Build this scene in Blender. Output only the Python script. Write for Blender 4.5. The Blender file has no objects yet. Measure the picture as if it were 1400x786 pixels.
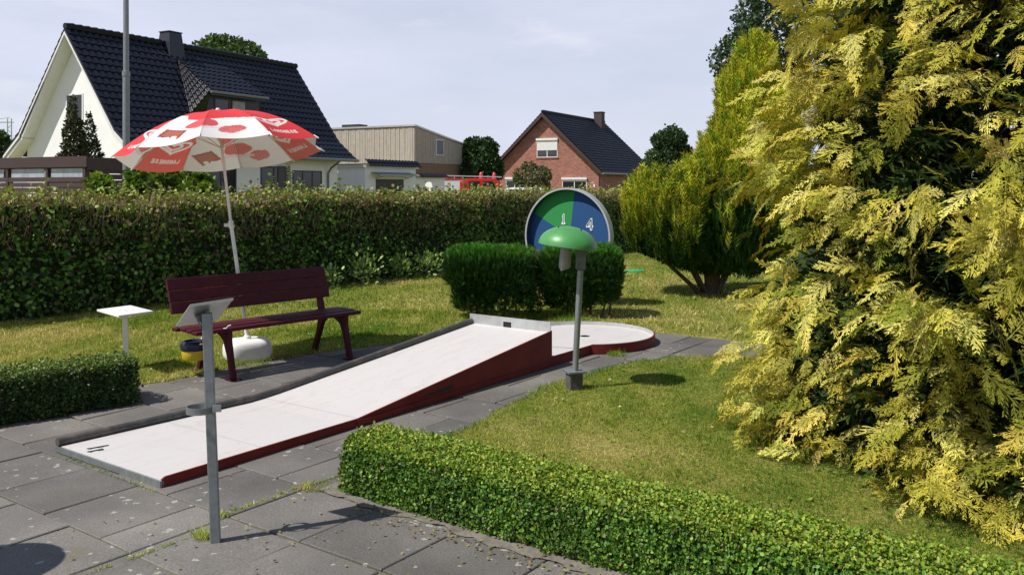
import bpy, math, random
import numpy as np
from mathutils import Vector, Matrix
R = math.radians
rng = np.random.default_rng(7)
random.seed(7)
scene = bpy.context.scene
COL = scene.collection

# ------------------------------------------------------------------ camera, sky, sun, exposure
F, HY, H = 1187.0, 255.0, 1.57            # focal length in photo pixels, horizon row, eye height (seated photographer)
cam_d = bpy.data.cameras.new('camera')
cam = bpy.data.objects.new('camera', cam_d)
COL.objects.link(cam)
cam.location = (0, 0, H)
cam.rotation_euler = (R(90), 0, 0)
cam_d.sensor_width = 36
cam_d.lens = F / 1400 * 36
cam_d.shift_y = -(393 - HY) / 1400
cam_d.clip_start = 0.05
cam_d.clip_end = 2000
scene.camera = cam

SUN_EL = 54.0
SUN_FROM = Vector((-0.915, -0.40))        # horizontal direction towards the sun
az = math.atan2(SUN_FROM.x, SUN_FROM.y)   # clockwise from +Y
world = bpy.data.worlds.new('World')
scene.world = world
world.use_nodes = True
wn, wl = world.node_tree.nodes, world.node_tree.links
wn.clear()
sky = wn.new('ShaderNodeTexSky')
sky.sky_type = 'NISHITA'
sky.sun_disc = False
sky.sun_elevation = R(SUN_EL)
sky.sun_rotation = az
sky.air_density = 1.0
sky.dust_density = 0.4
sky.ozone_density = 1.0
n2c = wn.new('ShaderNodeTexNoise'); n2c.inputs['Scale'].default_value = 5.5; n2c.inputs['Detail'].default_value = 9; n2c.inputs['Roughness'].default_value = 0.6
r2c = wn.new('ShaderNodeMapRange'); r2c.inputs['From Min'].default_value = 0.57; r2c.inputs['From Max'].default_value = 0.72; r2c.inputs['To Max'].default_value = 0.6
m2c = wn.new('ShaderNodeMixRGB'); m2c.inputs['Color2'].default_value = (8.8, 8.9, 9.6, 1)
bg = wn.new('ShaderNodeBackground')
bg.inputs['Strength'].default_value = 0.09
wo = wn.new('ShaderNodeOutputWorld')
tc = wn.new('ShaderNodeTexCoord')
mp = wn.new('ShaderNodeMapping')
mp.inputs['Scale'].default_value = (1.0, 1.0, 3.6)
mp.inputs['Location'].default_value = (0.35, 0.1, 0.2)
n1 = wn.new('ShaderNodeTexNoise')
n1.inputs['Scale'].default_value = 2.4
n1.inputs['Detail'].default_value = 7
n1.inputs['Roughness'].default_value = 0.58
cr = wn.new('ShaderNodeValToRGB')
cr.color_ramp.elements[0].position = 0.30
cr.color_ramp.elements[0].color = (0.66, 0.66, 0.66, 1)
cr.color_ramp.elements[1].position = 0.60
cr.color_ramp.elements[1].color = (0.97, 0.97, 0.97, 1)
mx = wn.new('ShaderNodeMixRGB')
mx.inputs['Color2'].default_value = (7.6, 7.95, 9.6, 1)     # thin veil of high cloud, densest low over the horizon
sx = wn.new('ShaderNodeSeparateXYZ')
mz = wn.new('ShaderNodeMapRange')
mz.inputs['From Min'].default_value = 0.19; mz.inputs['From Max'].default_value = 0.45
mz.inputs['To Min'].default_value = 1.0; mz.inputs['To Max'].default_value = 0.08
mm_ = wn.new('ShaderNodeMath'); mm_.operation = 'MULTIPLY'
wl.new(tc.outputs['Generated'], mp.inputs['Vector'])
wl.new(mp.outputs['Vector'], n1.inputs['Vector'])
wl.new(n1.outputs['Fac'], cr.inputs['Fac'])
wl.new(tc.outputs['Generated'], sx.inputs[0]); wl.new(sx.outputs['Z'], mz.inputs['Value'])
wl.new(cr.outputs['Color'], mm_.inputs[0]); wl.new(mz.outputs[0], mm_.inputs[1]); wl.new(mm_.outputs[0], mx.inputs['Fac'])
wl.new(sky.outputs['Color'], mx.inputs['Color1'])
wl.new(mp.outputs['Vector'], n2c.inputs['Vector']); wl.new(n2c.outputs['Fac'], r2c.inputs['Value']); wl.new(r2c.outputs[0], m2c.inputs['Fac'])
wl.new(mx.outputs['Color'], m2c.inputs['Color1']); wl.new(m2c.outputs[0], bg.inputs['Color'])
wl.new(bg.outputs['Background'], wo.inputs['Surface'])

sun_d = bpy.data.lights.new('sun', 'SUN')
sun_d.energy = 5.0
sun_d.angle = R(0.55)
sun_d.color = (1.0, 0.955, 0.88)
sun = bpy.data.objects.new('sun', sun_d)
COL.objects.link(sun)
to_sun = Vector((SUN_FROM.normalized().x * math.cos(R(SUN_EL)), SUN_FROM.normalized().y * math.cos(R(SUN_EL)), math.sin(R(SUN_EL))))
sun.rotation_euler = to_sun.to_track_quat('Z', 'Y').to_euler()
sun.location = (0, 0, 30)

scene.view_settings.view_transform = 'Standard'
scene.view_settings.look = 'None'
scene.view_settings.gamma = 1
scene.view_settings.exposure = 0.10
scene.render.engine = 'CYCLES'
scene.cycles.max_bounces = 8
scene.cycles.transparent_max_bounces = 8

# ------------------------------------------------------------------ helpers
def G(px, py, z=0.0):
    """world point at height z that the photograph shows at pixel px, py"""
    Y = F * (H - z) / (py - HY)
    return Vector(((px - 700) / F * Y, Y, z))

def P(px, py, Y):
    return Vector(((px - 700) / F * Y, Y, H + (HY - py) / F * Y))

D = Vector((0.58, 0.815, 0)).normalized()      # along the lane and the slab joints
N = Vector((D.y, -D.x, 0))                     # to the right of it
def AB(a, b, z=0.0):
    v = D * a + N * b
    return Vector((v.x, v.y, z))

def thing(name, label, cat, loc=(0, 0, 0), rotz=0.0, group=None):
    o = bpy.data.objects.new(name, None)
    o.empty_display_size = 0.2
    COL.objects.link(o)
    o.location = loc
    o.rotation_euler = (0, 0, rotz)
    o['label'] = label
    o['category'] = cat
    if group:
        o['group'] = group
    return o

def tag(o, label=None, cat=None, group=None, kind=None):
    if label: o['label'] = label
    if cat: o['category'] = cat
    if group: o['group'] = group
    if kind: o['kind'] = kind
    return o

def link(name, me, parent=None):
    o = bpy.data.objects.new(name, me)
    COL.objects.link(o)
    if parent is not None:
        o.parent = parent
    return o

def frame_to(d):
    d = Vector(d).normalized()
    up = Vector((0, 0, 1)) if abs(d.z) < 0.95 else Vector((1, 0, 0))
    x = d.cross(up).normalized()
    y = x.cross(d).normalized()
    return x, y

class MB:
    def __init__(self):
        self.v, self.f, self.m = [], [], []
    def add(self, vs, fs, mi=0):
        b = len(self.v)
        self.v += [tuple(v) for v in vs]
        self.f += [tuple(b + i for i in f) for f in fs]
        self.m += [mi] * len(fs)
        return self
    def box(self, c, s, rz=0.0, mi=0, M=None):
        hx, hy, hz = s[0] / 2, s[1] / 2, s[2] / 2
        vs = [Vector((x, y, z)) for z in (-hz, hz) for x, y in ((-hx, -hy), (hx, -hy), (hx, hy), (-hx, hy))]
        if M is None:
            M = Matrix.Rotation(rz, 3, 'Z')
        vs = [M @ v + Vector(c) for v in vs]
        return self.add(vs, [(0, 3, 2, 1), (4, 5, 6, 7), (0, 1, 5, 4), (1, 2, 6, 5), (2, 3, 7, 6), (3, 0, 4, 7)], mi)
    def b2(self, lo, hi, mi=0):
        return self.box([(a + b) / 2 for a, b in zip(lo, hi)], [abs(b - a) for a, b in zip(lo, hi)], 0, mi)
    def beam(self, p0, p1, w, h, mi=0, up=None):
        p0, p1 = Vector(p0), Vector(p1)
        d = (p1 - p0).normalized()
        u = Vector(up).normalized() if up is not None else frame_to(d)[1]
        x = d.cross(u).normalized(); u = x.cross(d).normalized()
        vs = []
        for p in (p0, p1):
            vs += [p - x * w / 2 - u * h / 2, p + x * w / 2 - u * h / 2, p + x * w / 2 + u * h / 2, p - x * w / 2 + u * h / 2]
        return self.add(vs, [(0, 1, 2, 3), (7, 6, 5, 4), (0, 4, 5, 1), (1, 5, 6, 2), (2, 6, 7, 3), (3, 7, 4, 0)], mi)
    def prism(self, poly, ext, mi=0):
        n = len(poly); e = Vector(ext)
        vs = [Vector(p) for p in poly] + [Vector(p) + e for p in poly]
        nrm = Vector((0, 0, 0))
        for i in range(n):
            nrm += Vector(poly[i]).cross(Vector(poly[(i + 1) % n]))
        fl = nrm.dot(e) > 0
        fs = [tuple(range(n))[::-1], tuple(range(n, 2 * n))] + [(i, (i + 1) % n, n + (i + 1) % n, n + i) for i in range(n)]
        if not fl:
            fs = [tuple(reversed(f)) for f in fs]
        return self.add(vs, fs, mi)
    def tube(self, pts, r, n=12, mi=0, caps=True):
        pts = [Vector(p) for p in pts]
        rs = r if isinstance(r, (list, tuple)) else [r] * len(pts)
        vs, fs = [], []
        px = None
        for i, p in enumerate(pts):
            d = (pts[min(i + 1, len(pts) - 1)] - pts[max(i - 1, 0)]).normalized()
            if px is None:
                x, y = frame_to(d)
            else:
                y = d.cross(px).normalized() * -1; x = px - d * px.dot(d); x.normalize(); y = x.cross(d).normalized()
            px = x
            for k in range(n):
                a = 2 * math.pi * k / n
                vs.append(p + (x * math.cos(a) + y * math.sin(a)) * rs[i])
        for i in range(len(pts) - 1):
            for k in range(n):
                a, b = i * n + k, i * n + (k + 1) % n
                fs.append((a, a + n, b + n, b))
        if caps:
            fs.append(tuple(range(n)))
            fs.append(tuple(range((len(pts) - 1) * n, len(pts) * n))[::-1])
        return self.add(vs, fs, mi)
    def lathe(self, prof, n=32, c=(0, 0, 0), mi=0, sx=1.0, sy=1.0, closed=False):
        c = Vector(c); vs, fs = [], []
        for r, z in prof:
            for k in range(n):
                a = 2 * math.pi * k / n
                vs.append(c + Vector((r * sx * math.cos(a), r * sy * math.sin(a), z)))
        m = len(prof)
        for i in range(m - 1 if not closed else m):
            for k in range(n):
                a, b = i * n + k, i * n + (k + 1) % n
                c2, d2 = ((i + 1) % m) * n + (k + 1) % n, ((i + 1) % m) * n + k
                fs.append((a, b, c2, d2))
        if not closed:
            if prof[0][0] > 1e-5: fs.append(tuple(range(n))[::-1])
            if prof[-1][0] > 1e-5: fs.append(tuple(range((m - 1) * n, m * n)))
        return self.add(vs, fs, mi)
    def build(self, name, mats, parent=None, smooth=False, bevel=0.0, seg=2):
        me = bpy.data.meshes.new(name)
        me.from_pydata(self.v, [], self.f)
        if not isinstance(mats, (list, tuple)): mats = [mats]
        for m in mats: me.materials.append(m)
        me.polygons.foreach_set('material_index', self.m)
        if smooth:
            me.polygons.foreach_set('use_smooth', [True] * len(self.f))
        me.update()
        o = link(name, me, parent)
        if bevel > 0:
            bv = o.modifiers.new('bevel', 'BEVEL')
            bv.width = bevel; bv.segments = seg; bv.limit_method = 'ANGLE'; bv.angle_limit = R(35)
        if smooth:
            me.set_sharp_from_angle(angle=R(42))
        return o

def fast_mesh(name, V, T, C, mat, parent=None, smooth=False, kind='stuff'):
    """V (n,3), T (m,3) triangles, C (n,3) colours"""
    V = np.ascontiguousarray(V, np.float32); T = np.ascontiguousarray(T, np.int32)
    me = bpy.data.meshes.new(name)
    me.vertices.add(len(V)); me.vertices.foreach_set('co', V.ravel())
    me.loops.add(T.size); me.loops.foreach_set('vertex_index', T.ravel())
    me.polygons.add(len(T)); me.polygons.foreach_set('loop_start', np.arange(0, T.size, 3, dtype=np.int32))
    if smooth: me.polygons.foreach_set('use_smooth', np.ones(len(T), bool))
    me.update(calc_edges=True)
    at = me.color_attributes.new('tint', 'FLOAT_COLOR', 'POINT')
    c4 = np.ones((len(V), 4), np.float32); c4[:, :3] = C
    at.data.foreach_set('color', c4.ravel())
    me.materials.append(mat)
    o = link(name, me, parent)
    if kind: o['kind'] = kind
    return o

def unit(a):
    return a / np.maximum(np.linalg.norm(a, axis=-1, keepdims=True), 1e-9)

def scatter(tv, tf, pos, dirs, nors, scale, col, tipmul=None, widths=None):
    """copies of a template (y = long axis, z = face normal) at pos; returns V, T, C"""
    tv = np.asarray(tv, float); tf = np.asarray(tf, int)
    y = unit(np.asarray(dirs, float)); n = np.asarray(nors, float)
    x = unit(np.cross(y, n)); z = np.cross(x, y)
    n_, k = len(pos), len(tv)
    sc = np.broadcast_to(np.asarray(scale, float), (n_,))
    w = sc if widths is None else sc * np.broadcast_to(widths, (n_,))
    V = (np.asarray(pos)[:, None, :] + tv[None, :, 0:1] * (x * w[:, None])[:, None, :]
         + tv[None, :, 1:2] * (y * sc[:, None])[:, None, :] + tv[None, :, 2:3] * (z * sc[:, None])[:, None, :])
    T = tf[None] + (np.arange(n_) * k)[:, None, None]
    C = np.repeat(np.asarray(col)[:, None, :], k, axis=1)
    if tipmul is not None:
        C = C * np.asarray(tipmul)[None, :, :]
    return V.reshape(-1, 3), T.reshape(-1, 3), C.reshape(-1, 3)

def join_vtc(parts):
    Vs, Ts, Cs, o = [], [], [], 0
    for V, T, C in parts:
        Vs.append(V); Ts.append(T + o); Cs.append(C); o += len(V)
    return np.concatenate(Vs), np.concatenate(Ts), np.concatenate(Cs)

LEAF_V = [(0, 0, 0), (0.36, 0.32, 0.07), (0.30, 0.72, 0.05), (0, 1, -0.04), (-0.30, 0.72, 0.05), (-0.36, 0.32, 0.07)]
LEAF_T = [(0, 1, 3), (1, 2, 3), (0, 3, 5), (5, 3, 4)]
LEAF2_V = [(0, 0, 0), (0.38, 0.5, 0.08), (0, 1, 0), (-0.38, 0.5, 0.08)]
LEAF2_T = [(0, 1, 2), (0, 2, 3)]

def rdir(n):
    return unit(rng.normal(size=(n, 3)))

def pick(pal, n, jit=0.12, w=None):
    pal = np.array(pal, float)
    i = rng.choice(len(pal), n, p=w)
    return pal[i] * (1 + rng.normal(0, jit, (n, 1))) * (1 + rng.normal(0, jit * 0.35, (n, 3)))

def lumps(p, s, seed=0):
    """cheap smooth noise in about -1..1"""
    r = np.random.default_rng(seed)
    t = np.zeros(len(p))
    for i in range(5):
        k = unit(r.normal(size=(1, 3)))[0] * s * (1.0 + 0.6 * i)
        t += np.sin(p @ k + r.uniform(0, 6.28)) / (1 + 0.4 * i)
    return t / 2.2

# ------------------------------------------------------------------ materials
def mat(name, base=(0.5, 0.5, 0.5), rough=0.6, metal=0.0, spec=0.5, var=0.0, vscale=8.0, bump=0.0, bscale=60.0,
        dirt=None, dirt_amt=0.0, dirt_scale=3.0, coat=0.0, rand=0.0):
    m = bpy.data.materials.new(name); m.use_nodes = True
    nt = m.node_tree; nd, lk = nt.nodes, nt.links
    b = nd['Principled BSDF']
    b.inputs['Base Color'].default_value = (*base, 1)
    b.inputs['Roughness'].default_value = rough
    b.inputs['Metallic'].default_value = metal
    b.inputs['Specular IOR Level'].default_value = spec
    if coat: b.inputs['Coat Weight'].default_value = coat
    tcn = nd.new('ShaderNodeTexCoord')
    col = None
    def rgb(c):
        r = nd.new('ShaderNodeRGB'); r.outputs[0].default_value = (*c, 1); return r.outputs[0]
    col = rgb(base)
    if var > 0:
        n = nd.new('ShaderNodeTexNoise'); n.inputs['Scale'].default_value = vscale; n.inputs['Detail'].default_value = 6
        n.inputs['Roughness'].default_value = 0.65
        lk.new(tcn.outputs['Object'], n.inputs['Vector'])
        mr = nd.new('ShaderNodeMapRange'); mr.inputs['From Min'].default_value = 0.3; mr.inputs['From Max'].default_value = 0.7
        mr.inputs['To Min'].default_value = 1 - var; mr.inputs['To Max'].default_value = 1 + var
        lk.new(n.outputs['Fac'], mr.inputs['Value'])
        mu = nd.new('ShaderNodeVectorMath'); mu.operation = 'SCALE'
        lk.new(col, mu.inputs[0]); lk.new(mr.outputs[0], mu.inputs['Scale'])
        col = mu.outputs[0]
    if rand > 0:
        oi = nd.new('ShaderNodeObjectInfo')
        mr = nd.new('ShaderNodeMapRange'); mr.inputs['To Min'].default_value = 1 - rand; mr.inputs['To Max'].default_value = 1 + rand
        lk.new(oi.outputs['Random'], mr.inputs['Value'])
        mu = nd.new('ShaderNodeVectorMath'); mu.operation = 'SCALE'
        lk.new(col, mu.inputs[0]); lk.new(mr.outputs[0], mu.inputs['Scale'])
        col = mu.outputs[0]
    if dirt is not None:
        n = nd.new('ShaderNodeTexNoise'); n.inputs['Scale'].default_value = dirt_scale; n.inputs['Detail'].default_value = 9
        n.inputs['Roughness'].default_value = 0.7
        lk.new(tcn.outputs['Object'], n.inputs['Vector'])
        mr = nd.new('ShaderNodeMapRange'); mr.inputs['From Min'].default_value = 0.48; mr.inputs['From Max'].default_value = 0.72
        mr.inputs['To Min'].default_value = 0; mr.inputs['To Max'].default_value = dirt_amt
        lk.new(n.outputs['Fac'], mr.inputs['Value'])
        mm = nd.new('ShaderNodeMixRGB'); lk.new(mr.outputs[0], mm.inputs['Fac']); lk.new(col, mm.inputs['Color1'])
        mm.inputs['Color2'].default_value = (*dirt, 1)
        col = mm.outputs[0]
    lk.new(col, b.inputs['Base Color'])
    if bump > 0:
        n = nd.new('ShaderNodeTexNoise'); n.inputs['Scale'].default_value = bscale; n.inputs['Detail'].default_value = 8
        lk.new(tcn.outputs['Object'], n.inputs['Vector'])
        bp = nd.new('ShaderNodeBump'); bp.inputs['Strength'].default_value = bump; bp.inputs['Distance'].default_value = 0.01
        lk.new(n.outputs['Fac'], bp.inputs['Height']); lk.new(bp.outputs['Normal'], b.inputs['Normal'])
    return m

def leaf_mat(name, rough=0.5, trans=0.3, spec=0.3, tr_tint=(1.15, 1.2, 0.5)):
    m = bpy.data.materials.new(name); m.use_nodes = True
    nt = m.node_tree; nd, lk = nt.nodes, nt.links
    b = nd['Principled BSDF']; out = nd['Material Output']
    at = nd.new('ShaderNodeAttribute'); at.attribute_name = 'tint'
    lk.new(at.outputs['Color'], b.inputs['Base Color'])
    b.inputs['Roughness'].default_value = rough
    b.inputs['Specular IOR Level'].default_value = spec
    t = nd.new('ShaderNodeBsdfTranslucent')
    mu = nd.new('ShaderNodeVectorMath'); mu.operation = 'MULTIPLY'; mu.inputs[1].default_value = tr_tint
    lk.new(at.outputs['Color'], mu.inputs[0]); lk.new(mu.outputs[0], t.inputs['Color'])
    ms = nd.new('ShaderNodeMixShader'); ms.inputs[0].default_value = trans
    lk.new(b.outputs[0], ms.inputs[1]); lk.new(t.outputs[0], ms.inputs[2]); lk.new(ms.outputs[0], out.inputs['Surface'])
    return m

M_leaf = leaf_mat('leaf')
M_gloss_leaf = leaf_mat('glossy_leaf', rough=0.46, trans=0.2, spec=0.3)
M_needle = leaf_mat('needle', rough=0.6, trans=0.12, spec=0.12)
M_gold = leaf_mat('golden_scale_leaf', rough=0.65, trans=0.11, spec=0.08, tr_tint=(1.1, 1.0, 0.35))
M_grass = leaf_mat('grass_blade', rough=0.6, trans=0.35, spec=0.08, tr_tint=(1.1, 1.15, 0.6))
M_fabric = leaf_mat('parasol_fabric', rough=0.75, trans=0.20, spec=0.2, tr_tint=(1.0, 0.97, 0.93))
nd_, lk_ = M_fabric.node_tree.nodes, M_fabric.node_tree.links          # printed on the outside only: the inside is paler
ge_ = nd_.new('ShaderNodeNewGeometry'); ms_ = nd_.new('ShaderNodeMath'); ms_.operation = 'MULTIPLY'; ms_.inputs[1].default_value = 0.45
mc_ = nd_.new('ShaderNodeMixRGB'); mc_.inputs['Color2'].default_value = (0.62, 0.58, 0.55, 1)
lk_.new(ge_.outputs['Backfacing'], ms_.inputs[0]); lk_.new(ms_.outputs[0], mc_.inputs['Fac'])
at_ = [n_ for n_ in nd_ if n_.type == 'ATTRIBUTE'][0]
lk_.new(at_.outputs['Color'], mc_.inputs['Color1']); lk_.new(mc_.outputs[0], nd_['Principled BSDF'].inputs['Base Color'])
M_bark = mat('bark', (0.11, 0.075, 0.05), 0.9, var=0.4, vscale=30, bump=0.6, bscale=40)
M_core = mat('hedge_twigs', (0.035, 0.035, 0.018), 0.95, var=0.4, vscale=25, bump=0.8, bscale=30)
M_white = mat('white_paint', (0.78, 0.78, 0.76), 0.55, var=0.04, vscale=6, dirt=(0.45, 0.43, 0.38), dirt_amt=0.25, dirt_scale=4)
M_render = mat('white_render', (0.84, 0.84, 0.84), 0.85, var=0.04, vscale=1.2, bump=0.15, bscale=40)
M_tile = mat('black_glazed_tile', (0.009, 0.010, 0.018), 0.24, spec=0.38, var=0.15, vscale=2)
M_tile2 = mat('anthracite_tile', (0.010, 0.011, 0.018), 0.42, spec=0.28, var=0.15, vscale=2)
M_slate = mat('slate_cladding', (0.020, 0.023, 0.033), 0.45, var=0.2, vscale=8)
M_glass = mat('window_glass', (0.02, 0.022, 0.025), 0.08, spec=0.6)
M_frame = mat('white_window_frame', (0.75, 0.75, 0.74), 0.4)
M_darkframe = mat('dark_frame', (0.03, 0.028, 0.028), 0.5)
M_galv = mat('galvanised_steel', (0.25, 0.27, 0.275), 0.48, metal=0.55, var=0.22, vscale=25, dirt=(0.22, 0.22, 0.2), dirt_amt=0.6, dirt_scale=9)
M_alu = mat('aluminium_sheet', (0.55, 0.56, 0.56), 0.4, metal=0.5, var=0.12, vscale=12, dirt=(0.33, 0.33, 0.31), dirt_amt=0.5, dirt_scale=7)
M_rail = mat('weathered_rail', (0.062, 0.064, 0.062), 0.6, metal=0.2, var=0.25, vscale=10, dirt=(0.25, 0.17, 0.12), dirt_amt=0.6, dirt_scale=5)
M_red = mat('red_lane_paint', (0.155, 0.019, 0.016), 0.6, spec=0.2, var=0.2, vscale=6, dirt=(0.10, 0.03, 0.025), dirt_amt=0.5, dirt_scale=8)
M_bench = mat('oxblood_paint', (0.060, 0.006, 0.013), 0.55, spec=0.25, var=0.25, vscale=12, dirt=(0.09, 0.022, 0.03), dirt_amt=0.5, dirt_scale=14, bump=0.08, bscale=60)
M_black = mat('black', (0.012, 0.012, 0.012), 0.7)
M_plastic = mat('white_plastic', (0.80, 0.79, 0.77), 0.5, dirt=(0.45, 0.42, 0.34), dirt_amt=0.45, dirt_scale=6)
M_green = mat('green_enamel', (0.065, 0.28, 0.075), 0.42, var=0.1, vscale=9, spec=0.5, coat=0.2, dirt=(0.10, 0.20, 0.07), dirt_amt=0.8, dirt_scale=14, bump=0.04, bscale=20)
M_discgreen = mat('green_felt', (0.02, 0.24, 0.055), 0.85, var=0.12, vscale=40, bump=0.3, bscale=200)
M_discblue = mat('blue_felt', (0.008, 0.065, 0.19), 0.85, var=0.12, vscale=40, bump=0.3, bscale=200)
M_concrete = mat('concrete', (0.26, 0.25, 0.23), 0.9, var=0.25, vscale=9, bump=0.3, bscale=50)
M_foot = mat('dark_footing', (0.085, 0.08, 0.072), 0.85, var=0.35, vscale=14, bump=0.4, bscale=50)
M_oldsteel = mat('dull_steel', (0.15, 0.15, 0.15), 0.6, metal=0.3, var=0.3, vscale=14)
M_yellow = mat('yellow_plastic', (0.62, 0.45, 0.02), 0.5, var=0.08)
M_navy = mat('navy_plastic', (0.012, 0.016, 0.05), 0.45)
M_brownboard = mat('dark_brown_board', (0.06, 0.035, 0.032), 0.6, var=0.25, vscale=14)
M_fascia = mat('brown_fascia', (0.05, 0.028, 0.026), 0.55, var=0.12, vscale=10)
M_soil = mat('soil', (0.165, 0.148, 0.122), 1.0, var=0.35, vscale=14, bump=0.8, bscale=40)
M_firered = mat('fire_red', (0.62, 0.015, 0.012), 0.3, coat=0.4)
M_carwhite = mat('car_white', (0.75, 0.76, 0.77), 0.25, coat=0.4)
M_rubber = mat('rubber', (0.02, 0.02, 0.02), 0.8)
M_shutter = mat('roller_shutter', (0.74, 0.74, 0.73), 0.5)
M_chim = mat('clinker_chimney', (0.06, 0.04, 0.038), 0.8, var=0.3, vscale=10)
M_curtain = mat('curtain', (0.35, 0.35, 0.35), 0.9, var=0.2, vscale=3)

def board_mat(name, base, var, axis='X', scale=30):
    m = mat(name, base, 0.8, var=0.1, vscale=3, rand=0.0)
    nt = m.node_tree; nd, lk = nt.nodes, nt.links
    b = nd['Principled BSDF']; src = b.inputs['Base Color'].links[0].from_socket
    at = nd.new('ShaderNodeAttribute'); at.attribute_name = 'tint'
    mu = nd.new('ShaderNodeVectorMath'); mu.operation = 'MULTIPLY'
    tcn = nd.new('ShaderNodeTexCoord'); mpn = nd.new('ShaderNodeMapping')
    mpn.inputs['Scale'].default_value = (scale, scale, 1.2)
    n = nd.new('ShaderNodeTexNoise'); n.inputs['Scale'].default_value = 1; n.inputs['Detail'].default_value = 6
    lk.new(tcn.outputs['Object'], mpn.inputs['Vector']); lk.new(mpn.outputs[0], n.inputs['Vector'])
    mr = nd.new('ShaderNodeMapRange'); mr.inputs['To Min'].default_value = 1 - var; mr.inputs['To Max'].default_value = 1 + var
    lk.new(n.outputs['Fac'], mr.inputs['Value'])
    lk.new(src, mu.inputs[0]); lk.new(mr.outputs[0], mu.inputs[1]); lk.new(mu.outputs[0], b.inputs['Base Color'])
    return m
M_larch = board_mat('weathered_larch', (0.40, 0.355, 0.30), 0.35)
M_larch2 = board_mat('warm_larch', (0.24, 0.155, 0.10), 0.3)

def brick_mat():
    m = bpy.data.materials.new('red_brickwork'); m.use_nodes = True
    nd, lk = m.node_tree.nodes, m.node_tree.links
    b = nd['Principled BSDF']; b.inputs['Roughness'].default_value = 0.85
    tcn = nd.new('ShaderNodeTexCoord')
    sp = nd.new('ShaderNodeSeparateXYZ'); cb = nd.new('ShaderNodeCombineXYZ')
    ad = nd.new('ShaderNodeMath'); ad.operation = 'ADD'
    lk.new(tcn.outputs['Object'], sp.inputs[0]); lk.new(sp.outputs['X'], ad.inputs[0]); lk.new(sp.outputs['Y'], ad.inputs[1])
    lk.new(ad.outputs[0], cb.inputs['X']); lk.new(sp.outputs['Z'], cb.inputs['Y'])
    br = nd.new('ShaderNodeTexBrick')
    br.inputs['Scale'].default_value = 1.0
    br.inputs['Brick Width'].default_value = 0.25; br.inputs['Row Height'].default_value = 0.083
    br.inputs['Mortar Size'].default_value = 0.009
    br.inputs['Color1'].default_value = (0.42, 0.125, 0.075, 1); br.inputs['Color2'].default_value = (0.20, 0.065, 0.048, 1)
    br.inputs['Mortar'].default_value = (0.34, 0.28, 0.24, 1)
    lk.new(cb.outputs[0], br.inputs['Vector'])
    n = nd.new('ShaderNodeTexNoise'); n.inputs['Scale'].default_value = 1.3; n.inputs['Detail'].default_value = 5
    lk.new(tcn.outputs['Object'], n.inputs['Vector'])
    mr = nd.new('ShaderNodeMapRange'); mr.inputs['To Min'].default_value = 0.75; mr.inputs['To Max'].default_value = 1.3
    lk.new(n.outputs['Fac'], mr.inputs['Value'])
    mu = nd.new('ShaderNodeVectorMath'); mu.operation = 'SCALE'
    lk.new(br.outputs['Color'], mu.inputs[0]); lk.new(mr.outputs[0], mu.inputs['Scale']); lk.new(mu.outputs[0], b.inputs['Base Color'])
    bp = nd.new('ShaderNodeBump'); bp.inputs['Strength'].default_value = 0.6; bp.inputs['Distance'].default_value = 0.01; bp.invert = True
    lk.new(br.outputs['Fac'], bp.inputs['Height']); lk.new(bp.outputs[0], b.inputs['Normal'])
    return m
M_brick = brick_mat()

def ramp(nd, els):
    r = nd.new('ShaderNodeValToRGB')
    e = r.color_ramp.elements
    e[0].position, e[0].color = els[0][0], (*els[0][1], 1)
    e[1].position, e[1].color = els[-1][0], (*els[-1][1], 1)
    for p_, c_ in els[1:-1]:
        x = e.new(p_); x.color = (*c_, 1)
    return r

def lawn_mat():
    m = bpy.data.materials.new('lawn'); m.use_nodes = True
    nd, lk = m.node_tree.nodes, m.node_tree.links
    b = nd['Principled BSDF']; b.inputs['Roughness'].default_value = 0.95; b.inputs['Specular IOR Level'].default_value = 0.1
    tcn = nd.new('ShaderNodeTexCoord')
    n = nd.new('ShaderNodeTexNoise'); n.inputs['Scale'].default_value = 1.1; n.inputs['Detail'].default_value = 9; n.inputs['Roughness'].default_value = 0.7
    lk.new(tcn.outputs['Object'], n.inputs['Vector'])
    r = ramp(nd, [(0.3, (0.10, 0.13, 0.02)), (0.5, (0.18, 0.18, 0.035)), (0.68, (0.27, 0.22, 0.08))])
    lk.new(n.outputs['Fac'], r.inputs['Fac'])
    n2 = nd.new('ShaderNodeTexNoise'); n2.inputs['Scale'].default_value = 45; n2.inputs['Detail'].default_value = 6
    lk.new(tcn.outputs['Object'], n2.inputs['Vector'])
    mr = nd.new('ShaderNodeMapRange'); mr.inputs['From Min'].default_value = 0.3; mr.inputs['From Max'].default_value = 0.7
    mr.inputs['To Min'].default_value = 0.6; mr.inputs['To Max'].default_value = 1.35
    lk.new(n2.outputs['Fac'], mr.inputs['Value'])
    mu = nd.new('ShaderNodeVectorMath'); mu.operation = 'SCALE'
    lk.new(r.outputs[0], mu.inputs[0]); lk.new(mr.outputs[0], mu.inputs['Scale']); lk.new(mu.outputs[0], b.inputs['Base Color'])
    bp = nd.new('ShaderNodeBump'); bp.inputs['Strength'].default_value = 0.9; bp.inputs['Distance'].default_value = 0.02
    lk.new(n2.outputs['Fac'], bp.inputs['Height']); lk.new(bp.outputs[0], b.inputs['Normal'])
    return m
M_lawn = lawn_mat()

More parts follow.
